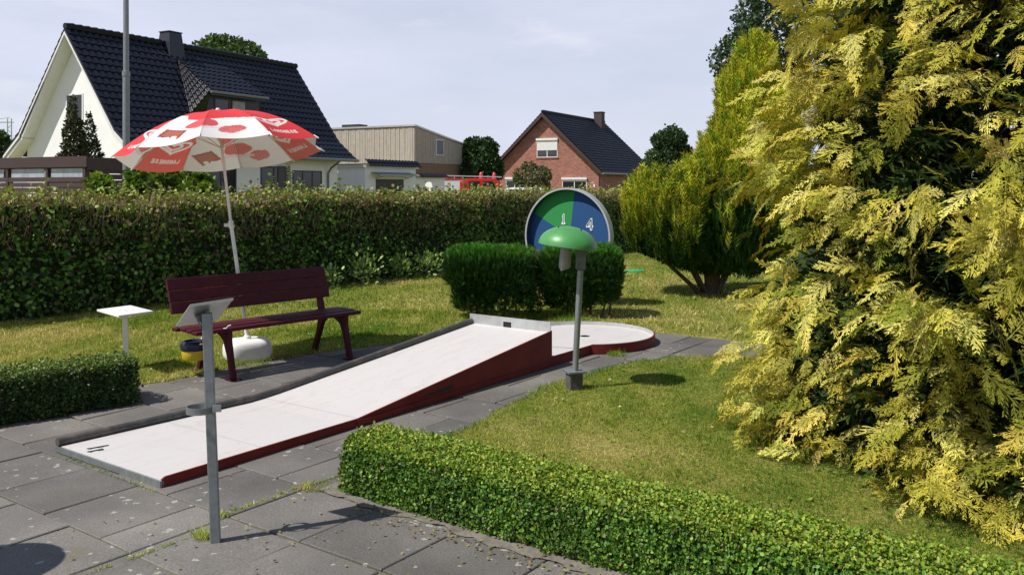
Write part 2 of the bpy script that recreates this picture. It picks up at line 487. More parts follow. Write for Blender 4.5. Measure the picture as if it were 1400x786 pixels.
def slab_mat():
    m = bpy.data.materials.new('concrete_slab'); m.use_nodes = True
    nd, lk = m.node_tree.nodes, m.node_tree.links
    b = nd['Principled BSDF']; b.inputs['Roughness'].default_value = 0.82; b.inputs['Specular IOR Level'].default_value = 0.35
    geo = nd.new('ShaderNodeNewGeometry'); oi = nd.new('ShaderNodeObjectInfo')
    def noise(s, d=6, ro=0.6):
        n = nd.new('ShaderNodeTexNoise'); n.inputs['Scale'].default_value = s; n.inputs['Detail'].default_value = d; n.inputs['Roughness'].default_value = ro
        lk.new(geo.outputs['Position'], n.inputs['Vector']); return n
    big = noise(0.9, 5, 0.6)
    r = ramp(nd, [(0.32, (0.090, 0.083, 0.076)), (0.52, (0.140, 0.129, 0.118)), (0.7, (0.200, 0.184, 0.165))])
    lk.new(big.outputs['Fac'], r.inputs['Fac'])
    mr = nd.new('ShaderNodeMapRange'); mr.inputs['To Min'].default_value = 0.78; mr.inputs['To Max'].default_value = 1.2
    lk.new(oi.outputs['Random'], mr.inputs['Value'])
    s1 = nd.new('ShaderNodeVectorMath'); s1.operation = 'SCALE'
    lk.new(r.outputs[0], s1.inputs[0]); lk.new(mr.outputs[0], s1.inputs['Scale'])
    fine = noise(110, 5, 0.85)
    mr2 = nd.new('ShaderNodeMapRange'); mr2.inputs['From Min'].default_value = 0.3; mr2.inputs['From Max'].default_value = 0.7
    mr2.inputs['To Min'].default_value = 0.45; mr2.inputs['To Max'].default_value = 1.6
    lk.new(fine.outputs['Fac'], mr2.inputs['Value'])
    s2 = nd.new('ShaderNodeVectorMath'); s2.operation = 'SCALE'
    lk.new(s1.outputs[0], s2.inputs[0]); lk.new(mr2.outputs[0], s2.inputs['Scale'])
    # pale lichen spots, thicker in patches
    vo = nd.new('ShaderNodeTexVoronoi'); vo.inputs['Scale'].default_value = 17
    wob = noise(30, 4, 0.6)
    addv = nd.new('ShaderNodeVectorMath'); addv.operation = 'MULTIPLY_ADD'; addv.inputs[1].default_value = (0.06, 0.06, 0.06)
    lk.new(wob.outputs['Color'], addv.inputs[0]); lk.new(geo.outputs['Position'], addv.inputs[2])
    lk.new(addv.outputs[0], vo.inputs['Vector'])
    pat = noise(1.7, 3, 0.5)
    sub = nd.new('ShaderNodeMath'); sub.operation = 'SUBTRACT'
    mrp = nd.new('ShaderNodeMapRange'); mrp.inputs['From Min'].default_value = 0.36; mrp.inputs['From Max'].default_value = 0.66
    mrp.inputs['To Min'].default_value = 0.02; mrp.inputs['To Max'].default_value = 0.34
    lk.new(pat.outputs['Fac'], mrp.inputs['Value'])
    lk.new(mrp.outputs[0], sub.inputs[0]); lk.new(vo.outputs['Distance'], sub.inputs[1])
    mrl = nd.new('ShaderNodeMapRange'); mrl.inputs['From Min'].default_value = 0.0; mrl.inputs['From Max'].default_value = 0.03
    mrl.inputs['To Max'].default_value = 0.62
    lk.new(sub.outputs[0], mrl.inputs['Value'])
    # only some cells
    sep = nd.new('ShaderNodeSeparateColor'); lk.new(vo.outputs['Color'], sep.inputs[0])
    gt = nd.new('ShaderNodeMath'); gt.operation = 'GREATER_THAN'; gt.inputs[1].default_value = 0.62
    lk.new(sep.outputs[0], gt.inputs[0])
    ml = nd.new('ShaderNodeMath'); ml.operation = 'MULTIPLY'; lk.new(gt.outputs[0], ml.inputs[0]); lk.new(mrl.outputs[0], ml.inputs[1])
    mx1 = nd.new('ShaderNodeMixRGB'); mx1.inputs['Color2'].default_value = (0.42, 0.42, 0.38, 1)
    lk.new(ml.outputs[0], mx1.inputs['Fac']); lk.new(s2.outputs[0], mx1.inputs['Color1'])
    # ochre/moss stain
    st = noise(2.3, 7, 0.7)
    mrs = nd.new('ShaderNodeMapRange'); mrs.inputs['From Min'].default_value = 0.60; mrs.inputs['From Max'].default_value = 0.74; mrs.inputs['To Max'].default_value = 0.55
    lk.new(st.outputs['Fac'], mrs.inputs['Value'])
    mx2 = nd.new('ShaderNodeMixRGB'); mx2.inputs['Color2'].default_value = (0.15, 0.125, 0.07, 1)
    lk.new(mrs.outputs[0], mx2.inputs['Fac']); lk.new(mx1.outputs[0], mx2.inputs['Color1'])
    lk.new(mx2.outputs[0], b.inputs['Base Color'])
    bp = nd.new('ShaderNodeBump'); bp.inputs['Strength'].default_value = 0.45; bp.inputs['Distance'].default_value = 0.003
    lk.new(fine.outputs['Fac'], bp.inputs['Height']); lk.new(bp.outputs[0], b.inputs['Normal'])
    return m
M_slab = slab_mat()

def lane_mat():
    m = bpy.data.materials.new('lane_surface'); m.use_nodes = True
    nd, lk = m.node_tree.nodes, m.node_tree.links
    b = nd['Principled BSDF']; b.inputs['Roughness'].default_value = 0.6; b.inputs['Specular IOR Level'].default_value = 0.3
    tcn = nd.new('ShaderNodeTexCoord'); mpn = nd.new('ShaderNodeMapping')
    lk.new(tcn.outputs['Object'], mpn.inputs['Vector'])
    mpn.inputs['Scale'].default_value = (5.0, 0.7, 2.0)
    n = nd.new('ShaderNodeTexNoise'); n.inputs['Scale'].default_value = 1.6; n.inputs['Detail'].default_value = 9; n.inputs['Roughness'].default_value = 0.7
    lk.new(mpn.outputs[0], n.inputs['Vector'])
    r = ramp(nd, [(0.33, (0.51, 0.475, 0.465)), (0.52, (0.535, 0.515, 0.505)), (0.72, (0.49, 0.43, 0.40))])
    lk.new(n.outputs['Fac'], r.inputs['Fac'])
    n2 = nd.new('ShaderNodeTexNoise'); n2.inputs['Scale'].default_value = 28; n2.inputs['Detail'].default_value = 7
    lk.new(tcn.outputs['Object'], n2.inputs['Vector'])
    mr = nd.new('ShaderNodeMapRange'); mr.inputs['From Min'].default_value = 0.62; mr.inputs['From Max'].default_value = 0.8
    mr.inputs['To Min'].default_value = 1.0; mr.inputs['To Max'].default_value = 0.72
    lk.new(n2.outputs['Fac'], mr.inputs['Value'])
    n3 = nd.new('ShaderNodeTexNoise'); n3.inputs['Scale'].default_value = 3.0; n3.inputs['Detail'].default_value = 11; n3.inputs['Roughness'].default_value = 0.75; n3.inputs['Distortion'].default_value = 1.2
    lk.new(tcn.outputs['Object'], n3.inputs['Vector'])
    mr3 = nd.new('ShaderNodeMapRange'); mr3.inputs['From Min'].default_value = 0.54; mr3.inputs['From Max'].default_value = 0.74; mr3.inputs['To Max'].default_value = 0.45
    lk.new(n3.outputs['Fac'], mr3.inputs['Value'])
    gm = nd.new('ShaderNodeMixRGB'); gm.inputs['Color2'].default_value = (0.40, 0.365, 0.33, 1)
    lk.new(mr3.outputs[0], gm.inputs['Fac']); lk.new(r.outputs[0], gm.inputs['Color1'])
    # thin scuffs along the way the balls run
    mp4 = nd.new('ShaderNodeMapping'); mp4.inputs['Scale'].default_value = (60, 1.1, 1); lk.new(tcn.outputs['Object'], mp4.inputs['Vector'])
    mp4.inputs['Rotation'].default_value = (0, 0, 0.12)
    n4 = nd.new('ShaderNodeTexNoise'); n4.inputs['Scale'].default_value = 1.0; n4.inputs['Detail'].default_value = 4; lk.new(mp4.outputs[0], n4.inputs['Vector'])
    mr4 = nd.new('ShaderNodeMapRange'); mr4.inputs['From Min'].default_value = 0.66; mr4.inputs['From Max'].default_value = 0.74; mr4.inputs['To Max'].default_value = 0.35
    lk.new(n4.outputs['Fac'], mr4.inputs['Value'])
    gm2 = nd.new('ShaderNodeMixRGB'); gm2.inputs['Color2'].default_value = (0.42, 0.34, 0.29, 1)
    lk.new(mr4.outputs[0], gm2.inputs['Fac']); lk.new(gm.outputs[0], gm2.inputs['Color1'])
    mu = nd.new('ShaderNodeVectorMath'); mu.operation = 'SCALE'
    lk.new(gm2.outputs[0], mu.inputs[0]); lk.new(mr.outputs[0], mu.inputs['Scale']); lk.new(mu.outputs[0], b.inputs['Base Color'])
    bp = nd.new('ShaderNodeBump'); bp.inputs['Strength'].default_value = 0.05; bp.inputs['Distance'].default_value = 0.002
    lk.new(n2.outputs['Fac'], bp.inputs['Height']); lk.new(bp.outputs[0], b.inputs['Normal'])
    return m
M_lane = lane_mat()

# ------------------------------------------------------------------ ground, pavement
g = MB()
g.add([(-500, -60, -0.03), (500, -60, -0.03), (500, 900, -0.03), (-500, 900, -0.03)], [(0, 1, 2, 3)])
tag(g.build('ground', M_lawn), kind='structure')

def a_of(x, y): return D.x * x + D.y * y
def b_of(x, y): return N.x * x + N.y * y

def right_edge(a):        # lawn edge on the right of the path
    xs = [-9, 3.30, 3.42, 4.2, 5.0, 5.6, 6.3, 7.0, 7.4, 7.7, 7.93, 7.99]
    ys = [9.0, 9.0, -3.45, -3.5, -3.62, -3.74, -3.72, -3.62, -3.42, -2.9, -1.2, 4.0]
    return np.interp(a, xs, ys) + 0.02 * np.sin(a * 7.3) + 0.012 * np.sin(a * 23)
def left_edge(a):
    return np.interp(a, [-9, 5.2, 6.4, 8.6], [-6.33, -6.33, -5.98, -5.7]) + 0.02 * np.sin(a * 6.1 + 1) + 0.012 * np.sin(a * 19)
def far_edge(b):
    return 8.53 + 0.025 * np.sin(b * 6.7) + 0.012 * np.sin(b * 21)
def is_lawn(x, y):
    a, b = a_of(x, y), b_of(x, y)
    return (b < left_edge(a)) | (a > far_edge(b)) | ((b > right_edge(a)) & (a > 3.3))

pav = thing('pavement', 'grey pavement of square concrete slabs around the lane', 'pavement')
pav['kind'] = 'structure'
del pav['category']
bed = MB()
def quad_ab(mb, a0, a1, b0, b1, z, mi=0):
    mb.add([AB(a0, b0, z), AB(a1, b0, z), AB(a1, b1, z), AB(a0, b1, z)], [(0, 3, 2, 1)], mi)
quad_ab(bed, -3, 8.8, -7.5, 5, -0.010)
M_bed = mat('joint_sand_moss', (0.13, 0.12, 0.055), 1.0, var=0.5, vscale=11, bump=0.7, bscale=80, dirt=(0.13, 0.10, 0.06), dirt_amt=0.8, dirt_scale=6)
bedo = bed.build('joint_bed', M_bed, pav)
# the turf that has crept over the outer slabs
tf = MB()
av = np.arange(-1.0, 8.62, 0.06)
def strip(p, q):
    for i in range(len(p) - 1):
        tf.add([p[i], p[i + 1], q[i + 1], q[i]], [(0, 1, 2, 3) if (p[i + 1] - p[i]).cross(q[i] - p[i]).z > 0 else (3, 2, 1, 0)])
ZT = 0.0085
def lip(pts, vec):      # the turf edge bends down into the joint
    strip([p + Vector((0, 0, -0.02)) for p in pts], [p + vec for p in pts])
strip([AB(a, float(left_edge(a)) - 0.03, ZT) for a in av], [AB(a, -16.0, ZT) for a in av]); lip([AB(a, float(left_edge(a)), ZT) for a in av], N * -0.03)
ar_ = np.arange(3.42, 7.92, 0.05)
strip([AB(a, float(right_edge(a)) + 0.03, ZT) for a in ar_], [AB(a, 7.0, ZT) for a in ar_]); lip([AB(a, float(right_edge(a)), ZT) for a in ar_], N * 0.03)
bv_ = np.arange(-16, 9, 0.08)
strip([AB(float(far_edge(b)) + 0.03, b, ZT + 0.001) for b in bv_], [AB(26.0, b, ZT + 0.001) for b in bv_]); lip([AB(float(far_edge(b)), b, ZT + 0.001) for b in bv_], D * 0.03)
tag(tf.build('lawn', M_lawn), kind='structure')

def slab_mesh(w, l, name='slab'):
    mb = MB(); mb.box((0, 0, -0.025), (w - 0.009, l - 0.009, 0.05))
    me = bpy.data.meshes.new(name); me.from_pydata(mb.v, [], mb.f); me.materials.append(M_slab)
    import bmesh
    bm = bmesh.new(); bm.from_mesh(me)
    ed = [e for e in bm.edges if all(v.co.z > -0.01 for v in e.verts)]
    bmesh.ops.bevel(bm, geom=ed, offset=0.004, segments=1, affect='EDGES')
    bm.to_mesh(me); bm.free(); me.update()
    return me
slab_me = slab_mesh(0.5, 0.495)
rotD = math.atan2(D.y, D.x) - math.pi / 2
half_me = slab_mesh(0.25, 0.495, 'half_slab')
def lay(me, p, rot=True):
    o = link('slab', me, pav)
    o.location = (p.x + rng.normal(0, 0.0018), p.y + rng.normal(0, 0.0018), rng.normal(-0.001, 0.0022))
    o.rotation_euler = (rng.normal(0, 0.005), rng.normal(0, 0.005), rotD + rng.normal(0, 0.005))
def wanted(a, b, w):
    """any part of the slab in view and not under the lawn"""
    pts = [AB(a + i * 0.2, b + j * w * 0.45) for i in (-1, 0, 1) for j in (-1, 0, 1)]
    if AB(a, b).y < 0.8: return False
    if b > 1.3 and a < 3.4: return False
    return any(not bool(is_lawn(np.array([q.x]), np.array([q.y]))[0]) for q in pts)
for ia in range(-2, 18):
    ac = 2.09 + 0.495 * (ia - 4) + 0.2475
    st = 0.25 if ia % 2 == 0 else 0.0
    for ib in range(0, 7):                       # field left of the straight joint at b = -3.5, rows staggered
        bc = -3.5 - st - 0.25 - ib * 0.5
        if wanted(ac, bc, 0.5): lay(slab_me, AB(ac, bc))
    if st and wanted(ac, -3.625, 0.25): lay(half_me, AB(ac, -3.625))
    for ib in range(0, 13):                      # field right of it, joints in line
        bc = -3.25 + ib * 0.5
        if wanted(ac, bc, 0.5): lay(slab_me, AB(ac, bc))

# soil strip beneath the low hedges
so = MB()
bs_ = np.linspace(-3.42, 1.3, 120)
pts_f = [AB(3.055 + 0.018 * math.sin(b * 9) + 0.012 * math.sin(b * 31) + float(rng.normal(0, 0.006)) - 0.03 * math.exp(-((b + 1.6) / 0.5) ** 2), b, 0.0042) for b in bs_]
pts_b = [AB(3.55, b, 0.0135) for b in bs_]
for i in range(119):
    so.add([pts_f[i], pts_f[i + 1], pts_b[i + 1], pts_b[i]], [(0, 1, 2, 3)])
tag(so.build('soil_strip', M_soil), kind='structure')
# ------------------------------------------------------------------ grass
def grass_colour(x, y, n):
    p = np.stack([x, y, np.zeros_like(x)], 1)
    t = 0.52 + 0.36 * lumps(p, 2.2, 3) + 0.30 * lumps(p, 7.5, 4) + 0.14 * lumps(p, 25, 5) + rng.normal(0, 0.2, n)
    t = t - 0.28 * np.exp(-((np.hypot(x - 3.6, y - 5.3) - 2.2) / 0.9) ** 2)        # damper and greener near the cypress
    t = np.clip(t, 0, 1)[:, None]
    g0, g1, g2 = np.array([0.09, 0.21, 0.018]), np.array([0.31, 0.37, 0.055]), np.array([0.68, 0.57, 0.24])
    c = np.where(t < 0.55, g0 + (g1 - g0) * (t / 0.55), g1 + (g2 - g1) * ((t - 0.55) / 0.45))
    c = c * np.clip(1 + rng.normal(0, 0.30, (n, 1)), 0.25, 1.9)
    return c * np.array([1.0, 0.97, 1.15])
BLADE_V = [(-0.5, 0, 0), (0.5, 0, 0), (0.0, 1, 0.12)]
BLADE_T = [(0, 1, 2)]
def grass_at(x, y, hgt, wid, z0=0.006, mul=None):
    n = len(x)
    pos = np.stack([x, y, np.full(n, z0)], 1)
    d = rng.normal(0, 0.55, (n, 3)); d[:, 2] = 1.0
    nr = rng.normal(size=(n, 3)); nr[:, 2] *= 0.3
    h = hgt * rng.uniform(0.45, 1.3, n) * (1 + 0.35 * np.clip(lumps(pos, 14.0, 31), -1, 1.2) + 0.2 * lumps(pos, 4.0, 32))
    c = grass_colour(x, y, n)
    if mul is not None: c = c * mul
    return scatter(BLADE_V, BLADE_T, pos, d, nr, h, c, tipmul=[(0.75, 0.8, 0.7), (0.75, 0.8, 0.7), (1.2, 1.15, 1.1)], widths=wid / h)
def region(x0, x1, y0, y1, n, test):
    x = rng.uniform(x0, x1, n); y = rng.uniform(y0, y1, n)
    k = test(x, y); return x[k], y[k]
def frustum(x, y, m=0.9):
    return (np.abs(x) < 0.62 * y + m)
HP0, HP1 = Vector((-9.6, 5.0, 0)), Vector((5.8, 24.9, 0))     # front foot line of the tall hedge
hd = (HP1 - HP0).normalized(); hn = Vector((hd.y, -hd.x, 0))   # hn points towards the camera
def before_hedge(x, y): return ((x - HP0.x) * hn.x + (y - HP0.y) * hn.y) > -0.25
def lawn_test(x, y):
    a, b = a_of(x, y), b_of(x, y)
    j = 0.012 * np.sin(x * 61 + y * 37) + rng.normal(0, 0.012, len(x))
    return is_lawn(x + j, y + j) & frustum(x, y) & before_hedge(x, y) & (a > 2.4)
parts = []
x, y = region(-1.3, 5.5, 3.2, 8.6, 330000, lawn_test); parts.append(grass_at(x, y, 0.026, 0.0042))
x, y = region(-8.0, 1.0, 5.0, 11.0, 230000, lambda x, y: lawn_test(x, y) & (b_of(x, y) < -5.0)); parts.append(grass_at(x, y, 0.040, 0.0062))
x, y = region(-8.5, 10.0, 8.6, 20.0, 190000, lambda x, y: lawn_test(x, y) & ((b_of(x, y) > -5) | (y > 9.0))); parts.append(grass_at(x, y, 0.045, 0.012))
V, T, C = join_vtc(parts)
tag(fast_mesh('grass', V, T, C, M_grass), label='short mown lawn grass on both sides of the slab path', cat='grass')
# longer tufts at edges, moss in joints
tp = []
def tuft(px, py, n, r, h, w=0.004):
    c = G(px, py)
    x = c.x + rng.normal(0, r, n); y = c.y + rng.normal(0, r, n)
    tp.append(grass_at(x, y, h, w, 0.0, mul=np.array([[0.9, 1.1, 0.8]])))
tuft(278, 735, 150, 0.018, 0.05); tuft(300, 705, 120, 0.02, 0.015); tuft(268, 728, 60, 0.02, 0.02)
for t_ in np.linspace(0, 1, 26):
    tuft(300 + 130 * t_ + rng.normal(0, 3), 706 - 47 * t_ + rng.normal(0, 1.0), int(rng.integers(8, 40)), 0.008, 0.011)
    if rng.random() < 0.6: tuft(115 + 150 * t_, 785 - 53 * t_, int(rng.integers(5, 30)), 0.007, 0.010)
for t_ in np.linspace(0, 1, 16):
    tuft(85 + 125 * t_, 622 + 50 * t_, int(rng.integers(8, 30)), 0.010, 0.013)
# the grassy wedge at the end of the box hedge
n = 9000
pa = rng.uniform(2.85, 3.95, n); pb = rng.uniform(-3.62, -3.02, n)
k = (pb > -3.52 + 0.03 * np.sin(pa * 20)) & (pa > 3.0 + (pb + 3.5) * 0.6)
pa, pb = pa[k], pb[k]
tp.append(grass_at(D.x * pa + N.x * pb, D.y * pa + N.y * pb, 0.028, 0.004, -0.005))
tuft(843, 486, 260, 0.04, 0.05); tuft(780, 440, 300, 0.1, 0.09, 0.006); tuft(835, 482, 120, 0.03, 0.04); tuft(795, 532, 200, 0.05, 0.04)
tuft(345, 498, 300, 0.09, 0.06); tuft(175, 520, 200, 0.05, 0.05); tuft(262, 500, 300, 0.07, 0.07)
V, T, C = join_vtc(tp)
tag(fast_mesh('grass_tufts', V, T, C, M_grass), label='moss and grass tufts growing in joints and at slab edges', cat='grass')

# ------------------------------------------------------------------ litter of tiny leaves on slabs and lawn
n = 900
pa = np.concatenate([rng.normal(3.0, 0.05, 500), rng.uniform(1.6, 3.1, 160), rng.uniform(4, 8, 240)])
pb = np.concatenate([rng.uniform(-3.1, 0.6, 500), rng.uniform(-4.0, -1, 160), rng.uniform(-6.8, -2.5, 240)])
pos = np.stack([D.x * pa + N.x * pb, D.y * pa + N.y * pb, np.full(n, 0.009)], 1)
dd = rng.normal(size=(n, 3)); dd[:, 2] *= 0.15
nn = rng.normal(0, 0.3, (n, 3)); nn[:, 2] = 1
V, T, C = scatter(LEAF_V, LEAF_T, pos, dd, nn, rng.uniform(0.008, 0.02, n), pick([(0.30, 0.30, 0.08), (0.20, 0.22, 0.06), (0.34, 0.25, 0.14), (0.16, 0.09, 0.05)], n))
tag(fast_mesh('leaf_litter', V, T, C, M_leaf), label='tiny fallen leaves and clippings along the box hedge foot', cat='leaf litter')

# weeds, clover and fallen leaves scattered in the lawn
def lawn_pts(x0, x1, y0, y1, n):
    x = rng.uniform(x0, x1, n); y = rng.uniform(y0, y1, n); k = lawn_test(x, y); return x[k], y[k]
wx, wy = lawn_pts(-7, 5, 3.5, 15, 5200)
ws = []
for cx_, cy_ in zip(wx, wy):
    if rng.random() < 0.45: continue
    m_ = int(rng.integers(4, 9)); ph_ = rng.uniform(0, 6.28, m_)
    ws.append((np.stack([cx_ + 0.006 * np.cos(ph_), cy_ + 0.006 * np.sin(ph_), np.full(m_, 0.018)], 1), np.stack([np.cos(ph_), np.sin(ph_), rng.uniform(0.1, 0.6, m_)], 1)))
ps_ = np.concatenate([q[0] for q in ws]); ds_ = np.concatenate([q[1] for q in ws]); n = len(ps_)
V, T, C = scatter(LEAF_V, LEAF_T, ps_, ds_, rng.normal(0, 0.2, (n, 3)) + np.array([0, 0, 1]), rng.uniform(0.009, 0.024, n), pick([(0.16, 0.27, 0.03), (0.24, 0.34, 0.045), (0.12, 0.20, 0.025)], n, 0.2), widths=0.8)
tag(fast_mesh('lawn_weeds', V, T, C, M_leaf), label='small rosettes of clover and weeds scattered through the lawn', cat='weeds')
fx, fy = lawn_pts(-7, 4, 5, 14, 700); n = len(fx)
dd = rng.normal(size=(n, 3)); dd[:, 2] *= 0.2
V, T, C = scatter(LEAF_V, LEAF_T, np.stack([fx, fy, np.full(n, 0.035)], 1), dd, rng.normal(0, 0.4, (n, 3)) + np.array([0, 0, 1]), rng.uniform(0.018, 0.04, n), pick([(0.40, 0.31, 0.18), (0.28, 0.17, 0.09), (0.50, 0.45, 0.28)], n))
tag(fast_mesh('fallen_leaves', V, T, C, M_leaf), label='dry brown fallen leaves lying scattered on the lawn', cat='leaf litter')

# ------------------------------------------------------------------ hedges
def hedge(name, label, p0, p1, thick, hgt, leaf, nleaf, pal, m, wob=0.03, core_in=0.06, top_pal=None, z_low=0.03, w=None, twigs=0, twig_pal=None, back=0.25, jit=0.03, cat='hedge', round_=0.05):
    """p0-p1 front foot line; the hedge lies to the left of that direction (away from the viewer)"""
    p0, p1 = Vector(p0), Vector(p1)
    u = (p1 - p0); L = u.length; u.normalize(); v = Vector((-u.y, u.x, 0))
    root = thing(name, label, cat, p0, math.atan2(u.y, u.x))
    hf = (lambda s: np.full_like(s, hgt)) if not callable(hgt) else hgt
    nf = int(nleaf * 0.5); nt_ = int(nleaf * 0.33); ne = int(nleaf * 0.09); nb = nleaf - nf - nt_ - ne
    segs = []
    s = rng.uniform(0, L, nf); z = rng.uniform(z_low, 1, nf) * hf(s); d = np.zeros(nf); segs.append((s, d, z, np.tile([0, -1, 0.15], (nf, 1)), np.zeros(nf)))
    s = rng.uniform(0, L, nt_); d = rng.uniform(0, thick, nt_); segs.append((s, d, hf(s), np.tile([0, 0, 1.0], (nt_, 1)), np.ones(nt_)))
    s = np.where(rng.random(ne) < 0.6, 0, L); d = rng.uniform(0, thick, ne); z = rng.uniform(z_low, 1, ne) * hf(s); segs.append((s, d, z, np.stack([np.where(s > 0, 1, -1), np.zeros(ne), np.full(ne, 0.1)], 1), np.zeros(ne)))
    s = rng.uniform(0, L, nb); z = rng.uniform(z_low, 1, nb) * hf(s); segs.append((s, np.full(nb, thick), z, np.tile([0, 1, 0.15], (nb, 1)), np.zeros(nb)))
    s = np.concatenate([q[0] for q in segs]); d = np.concatenate([q[1] for q in segs]); z = np.concatenate([q[2] for q in segs])
    nr = np.concatenate([q[3] for q in segs]); top = np.concatenate([q[4] for q in segs])
    nn_ = len(s)
    pos = np.stack([s, d, z], 1)
    # rounded edges
    hmax = hf(s)
    ed = np.maximum(0, round_ - (hmax - z)) ; pos[:, 1] += np.where(d < thick / 2, 1, -1) * ed * 0.5 * (top < 0.5)
    edt = np.maximum(0, round_ - np.minimum(d, thick - d)); pos[:, 2] -= edt * 0.5 * (top > 0.5)
    lm = lumps(pos, 7.0 / max(hgt(np.array([0.0]))[0] if callable(hgt) else hgt, 0.3), 11) + 0.6 * lumps(pos, 24.0, 12)
    pos += unit(nr) * (wob * lm + rng.normal(0, jit, nn_) - jit * 0.5)[:, None]
    nrm = unit(nr) * 0.9 + rdir(nn_) * 0.75 + np.array([0, 0, 0.25])
    dirs = rdir(nn_) + np.array([0, 0, 0.25])
    sc = leaf * rng.uniform(0.5, 1.35, nn_)
    col = pick(pal, nn_, 0.16, w)
    col = col * np.clip(1 + 0.28 * lumps(pos, 3.2, 51) + 0.15 * lumps(pos, 11.0, 52), 0.4, 1.7)[:, None]      # stronger and weaker stretches of the hedge
    dead = rng.random(nn_) < 0.02; col[dead] = (0.24, 0.17, 0.08)
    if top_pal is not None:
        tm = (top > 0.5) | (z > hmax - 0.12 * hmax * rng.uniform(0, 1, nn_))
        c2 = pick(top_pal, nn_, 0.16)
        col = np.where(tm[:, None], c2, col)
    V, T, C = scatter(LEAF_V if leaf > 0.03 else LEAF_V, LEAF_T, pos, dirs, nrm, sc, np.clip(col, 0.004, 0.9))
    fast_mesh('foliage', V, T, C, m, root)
    if leaf < 0.03:        # stray new shoots that have outgrown the last trim
        ks = int(L * 60); s_ = rng.uniform(0, L, ks); d_ = rng.uniform(0, thick, ks); hh_ = hf(s_)
        m_ = 5; q_ = np.tile(np.linspace(0.2, 1, m_), ks); ln = np.repeat(rng.uniform(0.01, 0.045, ks), m_)
        lean = np.repeat(rng.normal(0, 0.4, (ks, 2)), m_, axis=0)
        ps_ = np.stack([np.repeat(s_, m_) + lean[:, 0] * ln * q_, np.repeat(d_, m_) + lean[:, 1] * ln * q_, np.repeat(hh_, m_) + ln * q_ - 0.005], 1)
        V, T, C = scatter(LEAF_V, LEAF_T, ps_, rdir(len(ps_)) + np.array([0, 0, 0.4]), rdir(len(ps_)) + np.array([0, 0, 0.6]), leaf * 0.85, pick(top_pal, len(ps_), 0.15))
        fast_mesh('stray_shoots', V, T, C, m, root)
    # twiggy inner body, uneven
    mb = MB(); nx = max(6, int(L / 0.25)); c = core_in
    def ring(s_, hh):
        ct = min(c, 0.07)
        return [(s_, c, 0.0), (s_, c, hh - ct), (s_, thick - c, hh - ct), (s_, thick - c, 0.0)]
    vs, fs = [], []
    for i in range(nx + 1):
        s_ = c + (L - 2 * c) * i / nx
        hh = float(hf(np.array([s_]))[0])
        for q in ring(s_, hh):
            vs.append((q[0], q[1] + rng.normal(0, 0.006), q[2] + rng.normal(0, 0.006)))
    for i in range(nx):
        for k_ in range(3):
            a_ = i * 4 + k_; fs.append((a_, a_ + 4, a_ + 5, a_ + 1))
    fs += [(0, 1, 2, 3), tuple(nx * 4 + k_ for k_ in (3, 2, 1, 0))]
    mb.add(vs, fs); mb.build('inner_twigs', M_core, root)
    if twigs:
        tn = twigs
        s = rng.uniform(0, L, tn); onf = rng.random(tn) < 0.62
        hh = hf(s)
        z = np.where(onf, hh * np.sqrt(rng.uniform(0.35, 1, tn)), hh - 0.04)
        d = np.where(onf, rng.normal(0.0, 0.04, tn), rng.uniform(0, thick, tn))
        ps = np.stack([s, d, z], 1)
        dr = rng.normal(0, 0.35, (tn, 3)); dr[:, 2] += 1.0; dr[:, 1] -= 0.25
        V, T, C = scatter([(-0.5, 0, 0), (0.5, 0, 0), (0.3, 1, 0), (-0.3, 1, 0)], [(0, 1, 2), (0, 2, 3)], ps, dr, rdir(tn) + np.array([0, -1.2, 0]),
                          rng.uniform(0.05, 0.13, tn), pick(twig_pal, tn, 0.2), widths=rng.uniform(0.05, 0.11, tn))
        fast_mesh('clipped_twigs', V, T, C, M_leaf, root)
    return root

# foreground box hedge (front foot line a = 3.12)
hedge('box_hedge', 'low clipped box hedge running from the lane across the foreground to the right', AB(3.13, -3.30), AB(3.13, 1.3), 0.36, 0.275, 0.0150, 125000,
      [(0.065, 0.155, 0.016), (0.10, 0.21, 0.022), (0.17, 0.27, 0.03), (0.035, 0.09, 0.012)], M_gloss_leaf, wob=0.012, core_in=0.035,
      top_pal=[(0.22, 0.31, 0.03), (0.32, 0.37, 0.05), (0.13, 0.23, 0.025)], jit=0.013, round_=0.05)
# the low hedge at the left edge
hl0 = Vector((-2.70, 6.28, 0)); hl1 = Vector((-4.35, 4.80, 0))
hedge('box_hedge', 'low clipped box hedge at left edge, beside the small white table', hl1, hl0, 0.42, lambda s: 0.335 - 0.02 * (s / 2.2), 0.019, 30000,
      [(0.022, 0.048, 0.010), (0.035, 0.07, 0.014), (0.055, 0.10, 0.02)], M_gloss_leaf, wob=0.015, core_in=0.035,  # side leaves darkened to paint in the shaded face
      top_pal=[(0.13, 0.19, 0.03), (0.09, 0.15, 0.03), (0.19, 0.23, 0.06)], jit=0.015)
# tall hedge
def tall_h(s):
    return 1.385 + 0.12 * np.exp(-((s - 3.2) / 1.6) ** 2) + 0.025 * np.sin(s * 1.3) + 0.02 * np.sin(s * 3.7 + 1)
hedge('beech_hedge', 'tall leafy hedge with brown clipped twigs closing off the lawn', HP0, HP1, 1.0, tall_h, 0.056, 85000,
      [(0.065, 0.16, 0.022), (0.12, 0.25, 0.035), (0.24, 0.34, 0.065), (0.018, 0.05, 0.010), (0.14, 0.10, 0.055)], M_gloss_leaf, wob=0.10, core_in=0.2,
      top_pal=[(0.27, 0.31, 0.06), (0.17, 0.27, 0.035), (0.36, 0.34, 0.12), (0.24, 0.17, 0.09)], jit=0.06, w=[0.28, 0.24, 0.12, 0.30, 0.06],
      twigs=13500, twig_pal=[(0.22, 0.16, 0.12), (0.33, 0.25, 0.19), (0.13, 0.09, 0.07), (0.28, 0.18, 0.12)], round_=0.12)

